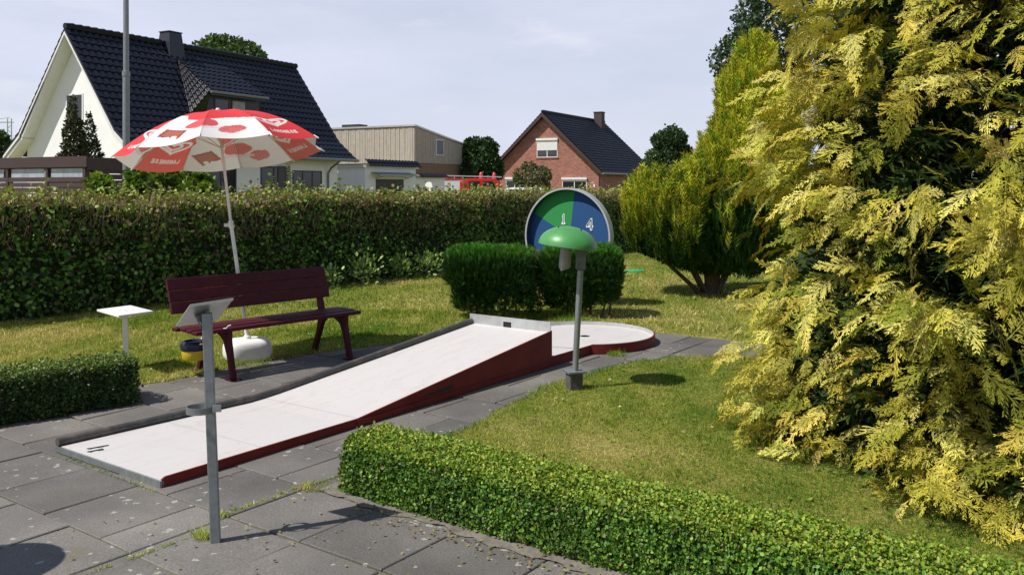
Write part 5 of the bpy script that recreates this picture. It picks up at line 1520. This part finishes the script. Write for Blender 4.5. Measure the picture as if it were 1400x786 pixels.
for ca, sa in arc:
    for rr, z_ in ((RC - 0.006, zs - 0.004), (RC - 0.001, zs - 0.004), (RC - 0.001, zs + 0.039), (RC - 0.006, zs + 0.039)):
        vs.append(AB(aC + rr * ca, bC + rr * sa, z_))
mi_.add(vs, fs); lane_part(mi_, 'rim_band', M_alu)
# left rail tube, bent at the foot of the ramp
mb = MB()
rz = 0.052
pts = []
for a in (aF - 0.01, aT - 0.15, aT - 0.05, aT + 0.05, aT + 0.15, aE):
    z_ = (zf if a < aT - 0.1 else (zf + max(0, (a - aT)) * (zc - zf) / (aE - aT))) + 0.028
    pts.append(AB(a, bL(a), z_))
mb.tube([p_ - Vector((0, 0, 0.006)) for p_ in pts], 0.026, 14); lane_part(mb, 'left_rail', M_rail, smooth=True)
mb = MB(); side_strip(mb, [(aF, zf), (aT, zf), (aE, zc - 0.01)], bL(aF) + 0.0, 0.01)
mb.v = [tuple(Vector(v) + N * (0.17 * max(0, (Vector(v).dot(D) - aF)) / (aE - aF))) for v in mb.v]
lane_part(mb, 'side_panel', M_red)
mb = MB(); side_strip(mb, [(aE + 0.02, zs + 0.035), (aj + 0.1, zs + 0.035)], bL(aE) + 0.01, 0.012); lane_part(mb, 'side_panel', M_alu)
# front edge strip
mb = MB(); mb.prism([AB(aF - 0.012, bL(aF) - 0.02, 0.003), AB(aF - 0.012, bR, 0.003), AB(aF - 0.012, bR, zf - 0.004), AB(aF - 0.012, bL(aF) - 0.02, zf - 0.004)], D * 0.022); lane_part(mb, 'front_strip', M_galv)
# end board with notch on the crest
mb = MB()
bl_, br_ = bL(aE) - 0.02, bR - 0.005
zb0, zb1 = zc - 0.01, zc + 0.088
nl_, nr_ = bl_ + (br_ - bl_) * 0.43, bl_ + (br_ - bl_) * 0.53
zh = zb0 + 0.058
for q0, q1, z0_, z1_ in ((bl_, nl_, zb0, zb1), (nl_, nr_, zh, zb1), (nr_, br_, zb0, zb1)):
    mb.prism([AB(aE + 0.0, q0, z0_), AB(aE + 0.0, q1, z0_), AB(aE + 0.0, q1, z1_), AB(aE + 0.0, q0, z1_)], D * 0.008)
lane_part(mb, 'end_board', M_alu)
mb = MB(); mb.prism([AB(aE + 0.009, nl_ - 0.01, zb0), AB(aE + 0.009, nr_ + 0.01, zb0), AB(aE + 0.009, nr_ + 0.01, zh + 0.01), AB(aE + 0.009, nl_ - 0.01, zh + 0.01)], D * 0.004); lane_part(mb, 'notch_black_plate', M_black)  # black plate added behind the notch so the opening looks dark
# painted mark on the start of the lane: two strokes and a foot
mk = MB()
def stroke(a0, b0_, a1, b1_, w_):
    d_ = (AB(a1, b1_) - AB(a0, b0_)).normalized(); s_ = Vector((-d_.y, d_.x, 0)) * w_ / 2
    z_ = Vector((0, 0, zf + 0.0022)); mk.add([AB(a0, b0_) - s_ + z_, AB(a1, b1_) - s_ + z_, AB(a1, b1_) + s_ + z_, AB(a0, b0_) + s_ + z_], [(0, 1, 2, 3)])
def inab(px, py):
    v = G(px, py, zf); return v.dot(D), v.dot(N)
for (x0_, y0_), (x1_, y1_), fl_ in (((120.5, 613.6), (148.5, 608.6), 1), ((121, 617.8), (141, 613.6), 1)):
    (a0_, b0__), (a1_, b1__) = inab(x0_, y0_), inab(x1_, y1_)
    stroke(a0_, b0__, a1_, b1__, 0.020)
    stroke(a0_ + 0.045, b0__ + 0.018, a0_ + 0.075, b0__ + 0.030, 0.014)
    stroke(a0_ + 0.0, b0__ - 0.012, a0_ + 0.012, b0__ + 0.016, 0.016)
lane_part(mk, 'lane_number', M_black)

# ------------------------------------------------------------------ sign post in front
pb_ = G(295, 739)
post = thing('scorecard_post', 'slim galvanised post with tilted metal plate and ring, nearest the camera', 'post', pb_)
top = P(283, 428, pb_.y) - pb_
mb = MB(); mb.beam((0, 0, -0.02), top, 0.042, 0.042, up=(0.25, -1, 0)); mb.build('post', M_galv, post, bevel=0.004)
q = [P(240, 445, 3.93), P(297, 437, 4.03), P(319, 407, 3.86), P(260, 416, 3.76)]
q = [v - pb_ for v in q]
nn_ = (q[1] - q[0]).cross(q[2] - q[0]).normalized() * 0.004
mb = MB(); mb.prism(q, nn_)
mb.prism([q[3], q[2], q[2] + Vector((0, 0, -0.012)), q[3] + Vector((0, 0, -0.012))], (0, -0.003, 0))
mb.build('plate', M_alu, post)
mb = MB(); c_ = (q[0] + q[1] + q[2] + q[3]) / 4
mb.beam(top + Vector((0, 0, -0.05)), c_ - Vector((0.02, 0, 0.01)), 0.05, 0.012); mb.beam(top + Vector((-0.04, 0, -0.04)), c_ + Vector((0.03, 0, -0.012)), 0.012, 0.05); mb.build('bracket', M_galv, post)
mb = MB()
f_ = 0.585 / top.z
cx, cy = top.x * f_, top.y * f_
ring = [(cx - 0.045 + 0.058 * math.cos(t_), cy - 0.012 + 0.05 * math.sin(t_)) for t_ in np.linspace(0, 2 * math.pi, 28, endpoint=False)]
vs = []
for x_, y_ in ring:
    for k_, z_ in ((1.0, 0.57), (1.0, 0.60), (0.94, 0.60), (0.94, 0.57)):
        vs.append((cx - 0.045 + (x_ - cx + 0.045) * k_, cy - 0.012 + (y_ - cy + 0.012) * k_, z_))
m_ = len(ring); fs = []
for i in range(m_):
    for k_ in range(4):
        a_ = i * 4 + k_; b__ = i * 4 + (k_ + 1) % 4; c2_ = ((i + 1) % m_) * 4 + (k_ + 1) % 4; d2_ = ((i + 1) % m_) * 4 + k_
        fs.append((a_, d2_, c2_, b__))
mb.add(vs, fs); mb.b2((cx + 0.018, cy - 0.03, 0.578), (cx + 0.055, cy - 0.022, 0.608)); mb.build('ring_holder', M_galv, post)

# ------------------------------------------------------------------ mushroom lamps
def lamp(label, base, lean, group):
    t = thing('mushroom_lamp', label, 'lamp', base, 0, group)
    mb = MB(); mb.box((0, 0, 0.06), (0.105, 0.105, 0.16), 0.3); mb.build('footing', M_foot, t, bevel=0.006)
    mb = MB(); mb.box((0, 0, 0.145), (0.14, 0.14, 0.012), 0.3); mb.build('base_plate', M_galv, t)
    tx, ty = lean
    def at_(z_): return Vector((tx * z_, ty * z_, z_))
    mb = MB(); mb.tube([at_(0.15), at_(0.92)], 0.024, 14); mb.build('post', M_galv, t, smooth=True)
    mb = MB(); mb.beam(at_(0.93), at_(1.12), 0.075, 0.05, up=(0, -1, 0)); mb.build('post_head', M_oldsteel, t, bevel=0.004)
    c_ = at_(1.06) + Vector((-0.115, 0, 0))
    mb = MB(); mb.tube([c_ + Vector((-0.01, 0, -0.13)), c_ + Vector((-0.015, 0, -0.115)), c_ + Vector((0, 0, 0.06))], [0.034, 0.046, 0.044], 14)
    mb.build('lamp_glass', mat('frosted_glass', (0.26, 0.26, 0.25), 0.3, var=0.25, vscale=12) if 'frosted_glass' not in bpy.data.materials else bpy.data.materials['frosted_glass'], t, smooth=True)
    r_, h_ = 0.232, 0.155
    pr = [(r_, 0.0)] + [(r_ * math.cos(a_), h_ * math.sin(a_)) for a_ in np.linspace(0.05, math.pi / 2, 14)]
    inner = [(x_ * 0.975, z_ - 0.006) for x_, z_ in reversed(pr)]
    c2_ = at_(1.108) + Vector((-0.105, 0, 0))
    mb = MB(); mb.lathe([(max(x_, 0.0005), z_) for x_, z_ in pr] + [(max(x_, 0.0005), z_) for x_, z_ in inner], 40, c=(0, 0, 0), closed=True)
    M_ = Matrix.Rotation(R(7), 3, 'Y')
    mb.v = [tuple(M_ @ Vector(v) + c2_) for v in mb.v]
    sh_ = mb.build('lamp_shade', M_green, t, smooth=True)
    mb = MB()
    for a_ in (1.2, 3.6, 5.6):
        p_ = M_ @ Vector((r_ * 0.45 * math.cos(a_), r_ * 0.45 * math.sin(a_), h_ * 0.89)) + c2_
        mb.tube([p_, p_ + Vector((0, 0, 0.009))], 0.006, 6)
    mb.build('screw', M_black, sh_)
    return t
bp_ = G(785, 533)
lamp('green mushroom lamp on a thin leaning post beside the ramp crest', bp_, (0.052, 0.0), 'green mushroom lamps')
s0 = G(48, 768); off = Vector((0.71, 0.31, 0)) * 1.15
bb = s0 - off
lamp('green mushroom lamp past the left edge, its shade shadow lying on the slabs', (bb.x + 0.05, bb.y, 0), (0.0, 0.0), 'green mushroom lamps')

# ------------------------------------------------------------------ numbered disc
dc = Vector(((779 - 700) / F * 11.6, 11.6, H - 68 / F * 11.6))
disc = thing('target_disc', 'round green and blue target disc with numbers and grey metal rim', 'target', (dc.x, dc.y, 0), R(-33))
zc_ = dc.z; RD = 0.63; dep = 0.085
def dpt(r_, ang, y_):   # ang degrees clockwise from the top as seen by the viewer; local -y faces the camera
    return Vector((r_ * math.sin(R(ang)), y_, zc_ + r_ * math.cos(R(ang))))
secs = [(-62, 7, M_discgreen), (7, 100, M_discblue), (100, 150, M_discgreen), (150, 200, M_discblue), (200, 240, M_discgreen), (240, 298, M_discblue)]
for a0_, a1_, m_ in secs:
    k_ = max(4, int(abs(a1_ - a0_) / 4)); mb = MB()
    ps = [dpt(0.0, 0, 0.0)] + [dpt(RD, a_, 0.0) for a_ in np.linspace(a0_, a1_, k_)]
    mb.prism(ps, (0, 0.012, 0)); mb.build('sector', m_, disc)
mb = MB(); n_ = 72; vs = []
for i in range(n_):
    a_ = 360 * i / n_
    for r_, y_ in ((RD, 0.02), (RD + 0.012, 0.02), (RD + 0.012, -dep), (RD, -dep)): vs.append(dpt(r_, a_, y_))
fs = []
for i in range(n_):
    for k_ in range(4):
        fs.append((i * 4 + k_, ((i + 1) % n_) * 4 + k_, ((i + 1) % n_) * 4 + (k_ + 1) % 4, i * 4 + (k_ + 1) % 4))
mb.add(vs, fs); mb.build('rim', M_alu, disc, smooth=True)
mb = MB(); vs = []
for i in range(n_):
    a_ = 360 * i / n_
    for r_, y_ in ((RD - 0.004, -0.001), (RD - 0.0005, -0.001), (RD - 0.0005, -dep + 0.002), (RD - 0.004, -dep + 0.002)): vs.append(dpt(r_, a_, y_))
mb.add(vs, fs); mb.build('inner_band', mat('shaded_blue_paint', (0.015, 0.05, 0.10), 0.7), disc, smooth=True)  # blue darkened to paint in the shade inside the rim
mb = MB(); vs = []
for i in range(n_):
    a_ = 360 * i / n_
    for r_, y_ in ((RD - 0.006, -dep - 0.012), (RD + 0.018, -dep - 0.012), (RD + 0.018, -dep), (RD - 0.006, -dep)): vs.append(dpt(r_, a_, y_))
mb.add(vs, fs); mb.build('rim_lip', M_alu, disc, smooth=True)
M_chalk = mat('chalk_white', (0.72, 0.76, 0.74), 0.8)
def outline_digit(ch_, cx_, cz_, s_):
    mb = MB()
    P1 = {'1': [[(-.12, .28), (.02, .5), (.14, .5), (.14, -.38), (.24, -.38), (.24, -.5), (-.16, -.5), (-.16, -.38), (-.02, -.38), (-.02, .26), (-.12, .28)]],
          '4': [[(.12, .5), (.24, .5), (.24, -.12), (.34, -.12), (.34, -.24), (.24, -.24), (.24, -.5), (.08, -.5), (.08, -.24), (-.32, -.24), (-.32, -.12), (.12, .5)], [(.08, .24), (.08, -.12), (-.14, -.12), (.08, .24)]],
          '6': [[(.26, .34), (.1, .5), (-.14, .5), (-.3, .3), (-.3, -.34), (-.14, -.5), (.14, -.5), (.3, -.34), (.3, -.04), (.14, .12), (-.14, .12), (-.14, .3), (0, .36), (.12, .28), (.26, .34)]]}[ch_]
    for lp in P1:
        for p_, q_ in zip(lp[:-1], lp[1:]):
            mb.beam((cx_ + p_[0] * s_, -0.004, cz_ + p_[1] * s_), (cx_ + q_[0] * s_, -0.004, cz_ + q_[1] * s_), 0.006, 0.011, up=(0, 0.3, 1) if abs(p_[1] - q_[1]) < 0.01 else (1, 0.3, 0.01))
    mb.build('number', M_chalk, disc)
outline_digit('1', -0.10, zc_ + 0.225, 0.13); outline_digit('4', 0.30, zc_ + 0.165, 0.15); outline_digit('4', -0.36, zc_ - 0.30, 0.12); outline_digit('6', 0.02, zc_ - 0.38, 0.12)
for x_ in (-0.35, 0.35):
    mb = MB(); mb.beam((x_, 0.05, -0.02), (x_, 0.05, zc_ + 0.3), 0.04, 0.04); mb.build('leg', M_galv, disc)

# ------------------------------------------------------------------ bench
P0 = Vector((-2.50, 6.86, 0)); bu = Vector((0.67, 0.742, 0)).normalized(); rzb = math.atan2(bu.y, bu.x)
bench = thing('park_bench', 'oxblood red slatted park bench with curved iron legs', 'bench', P0, rzb)
BLn = 1.63
for i, (y_, z_) in enumerate(((0.03, 0.405), (0.125, 0.412), (0.22, 0.414), (0.315, 0.410))):
    mb = MB(); mb.b2((-0.0 - (0.02 if i == 3 else 0), y_ - 0.042, z_ - 0.018), (BLn, y_ + 0.042, z_ + 0.012)); mb.build('seat_slat', M_bench, bench, bevel=0.007)
for i, (y_, z_) in enumerate(((0.415, 0.565), (0.450, 0.660), (0.485, 0.755))):
    M_ = Matrix.Rotation(R(-18), 3, 'X')
    mb = MB(); mb.box((BLn / 2 - 0.03, y_, z_), (BLn - 0.06, 0.028, 0.095), M=M_); mb.build('back_slat', M_bench, bench, bevel=0.006)
def ribbon(pts, w_, th):
    """a flat bar swept along pts in the local yz plane, w_ wide in x, th thick"""
    mb = MB(); n_ = len(pts); vs = []
    for i, (y_, z_, t_) in enumerate(pts):
        a_ = pts[max(i - 1, 0)]; b__ = pts[min(i + 1, n_ - 1)]
        d_ = Vector((0, b__[0] - a_[0], b__[1] - a_[1])).normalized(); s_ = Vector((0, -d_.z, d_.y))
        for sx, ss in ((-1, -1), (1, -1), (1, 1), (-1, 1)): vs.append(Vector((sx * w_ / 2, y_, z_)) + s_ * ss * t_ / 2)
    fs = []
    for i in range(n_ - 1):
        for k_ in range(4):
            a2 = i * 4 + k_; b2_ = i * 4 + (k_ + 1) % 4; fs.append((a2, b2_, b2_ + 4, a2 + 4))
    fs += [(3, 2, 1, 0), tuple(n_ * 4 - 4 + k_ for k_ in range(4))]
    mb.add(vs, fs); return mb
for x_ in (0.30, 1.47):
    fr_ = thing('leg_frame', '', '', (0, 0, 0)); del fr_['label'], fr_['category']
    fr_.parent = bench; fr_.location = (x_, 0, 0)
    ribbon([(-0.05, 0.0, 0.055), (-0.03, 0.08, 0.045), (0.0, 0.2, 0.05), (0.035, 0.30, 0.075), (0.05, 0.385, 0.11)], 0.045, 0.05).build('leg', M_bench, fr_, bevel=0.006)
    ribbon([(0.50, 0.0, 0.055), (0.47, 0.08, 0.045), (0.42, 0.2, 0.05), (0.385, 0.3, 0.07), (0.38, 0.39, 0.07), (0.41, 0.5, 0.055), (0.465, 0.66, 0.045), (0.51, 0.79, 0.035)], 0.045, 0.05).build('leg', M_bench, fr_, bevel=0.006)
    ribbon([(0.05, 0.30, 0.03), (0.11, 0.355, 0.045), (0.21, 0.38, 0.035), (0.31, 0.355, 0.045), (0.39, 0.28, 0.03)], 0.04, 0.03).build('arch', M_bench, fr_, bevel=0.004)
    mb = MB(); mb.b2((-0.05, -0.10, 0.0), (0.05, 0.0, 0.014)); mb.b2((-0.05, 0.45, 0.0), (0.05, 0.55, 0.014)); mb.build('foot', M_bench, fr_, bevel=0.004)
# waste bucket hanging at the left rear leg
wbp = P(266, 482, 7.22)
bk = thing('ash_bucket', 'small yellow and navy ash bucket hung on the left end of the bench', 'bucket', (wbp.x, wbp.y, 0))
mb = MB(); mb.lathe([(0.088, 0.135), (0.098, 0.15), (0.103, 0.20), (0.103, 0.215)], 24); mb.build('bucket', M_yellow, bk, smooth=True)
mb = MB(); mb.lathe([(0.106, 0.215), (0.110, 0.22), (0.112, 0.265), (0.10, 0.285), (0.085, 0.29), (0.08, 0.27), (0.0005, 0.27)], 24); mb.build('rim', M_navy, bk, smooth=True)
mb = MB(); mb.beam((0.075, -0.09, 0.275), (0.13, -0.075, 0.28), 0.02, 0.008); mb.beam((0, 0.1, 0.25), (0.02, 0.24, 0.33), 0.02, 0.006); mb.build('clip', M_frame, bk)
hk = thing('white_hook', 'small white hook lying on the left end of the bench seat', 'hook', G(311, 449, 0.425))
mb = MB(); mb.tube([(-0.03, -0.01, 0.002), (-0.005, -0.01, 0.004), (0.008, -0.008, 0.022), (0.03, -0.005, 0.028)], 0.004, 6); mb.build('wire', M_frame, hk)

# ------------------------------------------------------------------ small white table
tb0 = G(173, 504)
tab = thing('small_table', 'small white square-topped table on a single post', 'table', tb0)
q = [G(131.5, 424, 0.515), G(163, 433.5, 0.50), G(209, 426, 0.515), G(179, 417, 0.515)]
ctr = (q[0] + q[1] + q[2] + q[3]) / 4
e1 = ((q[1] - q[0]) + (q[2] - q[3])) / 4; e2 = ((q[3] - q[0]) + (q[2] - q[1])) / 4
mb = MB(); mb.prism([Vector((v.x - tb0.x, v.y - tb0.y, 0.50)) for v in (ctr - e1 - e2, ctr + e1 - e2, ctr + e1 + e2, ctr - e1 + e2)], (0, 0, 0.018)); mb.build('table_top', M_plastic, tab, bevel=0.003)
mb = MB()
for dx_, dy_ in ((-0.03, 0.02), (0.04, 0.03), (0.03, -0.04), (-0.02, -0.03), (0.0, 0.0)):
    mb.tube([(ctr.x - tb0.x + dx_ * 1.3, ctr.y - tb0.y + dy_ * 1.3, 0.5185), (ctr.x - tb0.x + dx_ * 1.3, ctr.y - tb0.y + dy_ * 1.3, 0.520)], 0.007, 7)
mb.build('screw', M_galv, tab)
mb = MB(); mb.beam((0, 0, -0.02), (ctr.x - tb0.x, ctr.y - tb0.y, 0.50), 0.042, 0.042, up=(0.3, -1, 0)); mb.build('post', M_plastic, tab)

# ------------------------------------------------------------------ parasol
ub = Vector((-2.40, 7.87, 0))
par = thing('parasol', 'red and white ice cream parasol leaning in a white plastic foot', 'parasol', ub)
mb = MB(); nn2 = 40
for z_, q_ in ((0.0, 0.86), (0.02, 0.95), (0.06, 1.0), (0.12, 1.0), (0.155, 0.96), (0.180, 0.86), (0.190, 0.70), (0.192, 0.3)):
    mb.v += [((abs(math.cos(t_)) ** 0.62 * math.copysign(0.205, math.cos(t_))) * q_, (abs(math.sin(t_)) ** 0.62 * math.copysign(0.175, math.sin(t_))) * q_, z_) for t_ in np.linspace(0, 2 * math.pi, nn2, endpoint=False)]
fs_ = [(r_ * nn2 + i, r_ * nn2 + (i + 1) % nn2, (r_ + 1) * nn2 + (i + 1) % nn2, (r_ + 1) * nn2 + i) for r_ in range(7) for i in range(nn2)] + [tuple(range(nn2))[::-1], tuple(range(7 * nn2, 8 * nn2))]
mb.f += fs_; mb.m += [0] * len(fs_)
mb.lathe([(0.034, 0.185), (0.032, 0.215), (0.026, 0.22), (0.024, 0.225)], 20)
o = mb.build('base', M_plastic, par, smooth=True); o.rotation_euler = (0, 0, 0.55)
apex = P(298, 158, 7.80) - ub
pdir = (apex).normalized()
mb = MB(); mb.tube([Vector((0, 0, 0.2)), pdir * 1.25], 0.017, 14); mb.build('lower_pole', M_plastic, par, smooth=True)
mb = MB(); mb.tube([pdir * 1.2, apex + pdir * 0.0], 0.013, 12); mb.build('upper_pole', M_plastic, par, smooth=True)
mb = MB(); mb.tube([pdir * 1.20, pdir * 1.27], 0.022, 12); mb.beam(pdir * 1.23, pdir * 1.23 + Vector((-0.06, -0.01, 0.0)), 0.014, 0.03); mb.build('clamp', M_plastic, par)
mb = MB(); mb.lathe([(0.012, -0.01), (0.02, 0.0), (0.022, 0.015), (0.015, 0.028), (0.0005, 0.032)], 12, c=apex + Vector((0, 0, 0.035))); mb.build('finial', M_plastic, par, smooth=True)
NR = 10; RP = 0.90
# rim tip heights fall towards the back
tips = []
fixz = {0: .008, 1: .002, 3: -.003, 4: .012, 5: -.020, 6: .012, 8: .006, 9: -.018}
for k_ in range(NR):
    a_ = R(25.2 + 36 * k_)
    x_, y_ = RP * math.cos(a_), RP * math.sin(a_)
    tips.append(Vector((-2.60 - ub.x + x_, 7.80 - ub.y + y_, 1.865 + 0.117 * x_ - 0.106 * y_ - fixz.get(k_, 0))))
def rib_pt(k_, t_, sag=1.0):
    """t 0 apex .. 1 tip along rib"""
    p = apex.lerp(tips[k_ % NR], t_)
    rise = 0.115 * 4 * t_ * (1 - t_) * (1.15 - 0.3 * t_)
    return p + Vector((0, 0, rise))
def panel_pt(k_, u, t_):
    A_, B__ = rib_pt(k_, t_), rib_pt(k_ + 1, t_)
    p = A_.lerp(B__, u)
    s_ = 4 * u * (1 - u)
    return p + Vector((0, 0, -0.028 * s_ * t_)) - (p - Vector((apex.x, apex.y, p.z))) * (0.035 * s_ * max(0, t_ - 0.5) * 2)
RED, WHT = np.array([0.70, 0.055, 0.065]), np.array([0.80, 0.79, 0.77])
def seg_dist(X, Y, pts):
    d = np.full(X.shape, 9.0)
    for (x0_, y0_), (x1_, y1_) in zip(pts[:-1], pts[1:]):
        dx_, dy_ = x1_ - x0_, y1_ - y0_
        t_ = np.clip(((X - x0_) * dx_ + (Y - y0_) * dy_) / (dx_ * dx_ + dy_ * dy_ + 1e-12), 0, 1)
        d = np.minimum(d, np.hypot(X - x0_ - t_ * dx_, Y - y0_ - t_ * dy_))
    return d
def heart(s_, n_=40, a0_=0.0, a1_=2 * math.pi):
    t_ = np.linspace(a0_, a1_, n_)
    return list(zip(s_ * 16 * np.sin(t_) ** 3 / 16, s_ * (13 * np.cos(t_) - 5 * np.cos(2 * t_) - 2 * np.cos(3 * t_) - np.cos(4 * t_)) / 16))
GLY = {'L': [[(0, 1), (0, 0), (.7, 0)]], 'A': [[(0, 0), (.4, 1), (.8, 0)], [(.18, .38), (.62, .38)]], 'N': [[(0, 0), (0, 1), (.75, 0), (.75, 1)]],
       'G': [[(.75, .8), (.45, 1), (.1, .85), (0, .5), (.1, .12), (.45, 0), (.78, .15), (.78, .5), (.45, .5)]],
       'E': [[(.7, 1), (0, 1), (0, 0), (.7, 0)], [(0, .52), (.6, .52)]], 'S': [[(.7, .85), (.35, 1), (.05, .8), (.15, .56), (.55, .45), (.68, .2), (.4, 0), (0, .12)]]}
def paint_logo(X, Y):
    """X across (m), Y outwards (m, growing towards the rim); returns mask of the white mark"""
    m_ = np.zeros(X.shape, bool)
    hx, hy = X, -(Y - 0.715)           # heart upright as seen from outside with its point towards the rim
    outer = heart(0.125, 60, 0.25, 2 * math.pi - 0.02)
    outer = [(p_[0] * 1.45, p_[1] * 0.62) for p_ in outer]
    inner = [(p_[0] * 1.4 + 0.012, p_[1] * 0.62) for p_ in heart(0.066, 50, 0.1, 2 * math.pi - 0.9)]
    m_ |= seg_dist(hx, hy, outer) < 0.0125
    m_ |= seg_dist(hx, hy, inner) < 0.0115
    m_ |= seg_dist(hx, hy, [outer[-1], inner[0]]) < 0.009
    x_ = -0.165; w_ = 0.031; h_ = 0.036
    for c_ in 'LANGNESE':
        for pl in GLY[c_]:
            m_ |= seg_dist(X, -(Y - 0.905), [(x_ + p_[0] * w_ + p_[1] * 0.006, p_[1] * h_ - 0.0) for p_ in pl]) < 0.0052
        x_ += 0.0415
    return m_
def blob(X, Y, cx_, cy_, rx_, ry_, rot=0.0, wob=0.0):
    c_, s_ = math.cos(rot), math.sin(rot)
    x_, y_ = (X - cx_) * c_ + (Y - cy_) * s_, -(X - cx_) * s_ + (Y - cy_) * c_
    a_ = np.arctan2(y_, x_)
    return np.hypot(x_ / rx_, y_ / ry_) < 1 + wob * np.sin(a_ * 5)
def paint_picture(X, Y, var):
    """X across the double panel, Y outwards: red ground near the apex, a white milk splash, fruit and chocolate"""
    col = np.tile(WHT, X.shape + (1,))
    edge = 0.63 + 0.05 * np.sin(X * 9 + var) + 0.03 * np.sin(X * 23 + 2 * var)
    spike = (np.abs(X - (0.17 if var == 0 else -0.2)) < 0.03 + 0.10 * (Y - 0.2)) & (Y > 0.47) & (Y < 0.78)
    red = (Y < edge + 0.9 * np.maximum(0, np.abs(X) - 0.22) * 0.9) & ~spike
    red &= ~(blob(X, Y, 0.17 if var == 0 else -0.2, 0.49, 0.035, 0.03))
    col[red] = RED
    straw = np.array([0.60, 0.10, 0.11]); dots = (np.sin(X * 300) * np.sin(Y * 300) > 0.6)
    b1 = blob(X, Y, -0.02, 0.765, 0.105, 0.075, 0.2, 0.05); b2 = blob(X, Y, 0.17 if var else -0.17, 0.86, 0.08, 0.06, -0.2, 0.05)
    for b_ in (b1, b2):
        col[b_] = straw; col[b_ & dots] = (0.75, 0.32, 0.30)
    pl = blob(X, Y, -0.02, 0.85, 0.12, 0.018); col[pl & ~b1] = (0.72, 0.62, 0.68)
    cxx = 0.21 if var == 0 else -0.20; cyy = 0.845
    c_, s_ = math.cos(0.45), math.sin(0.45)
    xx_, yy_ = (X - cxx) * c_ + (Y - cyy) * s_, -(X - cxx) * s_ + (Y - cyy) * c_
    cq = (np.abs(xx_) < 0.080) & (np.abs(yy_) < 0.060)
    col[cq] = (0.27, 0.065, 0.05)
    ci = (np.abs(xx_) < 0.060) & (np.abs(yy_) < 0.042); col[ci] = (0.40, 0.12, 0.09)
    col[np.hypot(xx_ - 0.035, yy_ - 0.045) < 0.02] = WHT; col[np.hypot(xx_ + 0.01, yy_ - 0.06) < 0.018] = WHT
    return col
KIND = ['R', 'a', 'b', 'R', 'w', 'R', 'a', 'b', 'R', 'w']
for k_ in range(NR):
    kd = KIND[k_]
    nu_, nv_ = (100, 150) if kd == 'R' else (64, 96)
    us = np.linspace(0, 1, nu_ + 1); ts = np.linspace(0.012, 1, nv_ + 1)
    # positions (vectorised through numpy)
    ap = np.array(apex); tA, tB = np.array(tips[k_]), np.array(tips[(k_ + 1) % NR])
    t_ = ts[:, None, None]; u_ = us[None, :, None]
    def ribn(tp__): 
        p = ap + (tp__ - ap) * t_
        p = np.broadcast_to(p, (nv_ + 1, 1, 3)).copy(); p[..., 2:] += 0.115 * 4 * t_ * (1 - t_) * (1.15 - 0.3 * t_)
        return p
    Pg = ribn(tA) * (1 - u_) + ribn(tB) * u_
    s_ = 4 * u_ * (1 - u_)
    cen = Pg.copy(); cen[..., 0] = ap[0]; cen[..., 1] = ap[1]
    Pg = Pg - (Pg - cen) * (0.035 * s_ * np.maximum(0, t_ - 0.5) * 2)
    Pg[..., 2:] += -0.028 * s_ * t_
    sw = RP * 2 * math.sin(math.pi / NR)
    X = (us[None, :] - 0.5) * sw * ts[:, None]; Y = np.broadcast_to(ts[:, None], X.shape)
    # seen from outside, u runs right to left
    if kd == 'R':
        mk_ = paint_logo(X * 1.0, Y * 1.0)
        col = np.where(mk_[..., None], WHT, RED)
    elif kd in 'ab':
        off_ = sw * ts[:, None] * 0.5
        XX = X + (off_ if kd == 'b' else -off_)
        XX = XX * 0.72
        col = paint_picture(XX, Y, 0 if k_ < 5 else 1)
    else:
        col = paint_picture(X * 0.8, Y, 1)
    seam_ = (us[None, :] < 0.02) | (us[None, :] > 0.98)
    col = np.where(seam_[..., None] & (np.ones(X.shape, bool))[..., None], col * 0.8, col)
    V = Pg.reshape(-1, 3); C = col.reshape(-1, 3)
    i_ = np.arange(nv_)[:, None] * (nu_ + 1) + np.arange(nu_)[None, :]
    i_ = i_.ravel(); T = np.concatenate([np.stack([i_, i_ + nu_ + 1, i_ + nu_ + 2], 1), np.stack([i_, i_ + nu_ + 2, i_ + 1], 1)])
    o = fast_mesh('canopy_panel', V, T, C, M_fabric, par, smooth=True, kind=None)
for k_ in range(NR):
    mb = MB(); pts = [rib_pt(k_, t_) - Vector((0, 0, 0.008)) for t_ in np.linspace(0.02, 1.0, 9)]
    mb.tube(pts, 0.0035, 5); mb.tube([rib_pt(k_, 0.97), rib_pt(k_, 1.0) + (rib_pt(k_, 1.0) - rib_pt(k_, .95)).normalized() * 0.02], 0.006, 6)
    mb.build('rib', M_plastic, par)
    mb = MB(); mb.tube([apex - pdir * 0.30, rib_pt(k_, 0.48) - Vector((0, 0, 0.01))], 0.003, 5); mb.build('strut', M_plastic, par)

# green hole cover on the far lawn
gc = G(868, 372)
cv = thing('hole_cover', 'small flat green cover lying on the lawn beside the conifer', 'cover', gc)
mb = MB(); mb.lathe([(0.15, 0.0), (0.15, 0.025), (0.12, 0.045), (0.0005, 0.05)], 20, sx=1.2); mb.build('lid', mat('green_plastic', (0.03, 0.30, 0.09), 0.5), cv, smooth=True)
# round earth ring behind the target
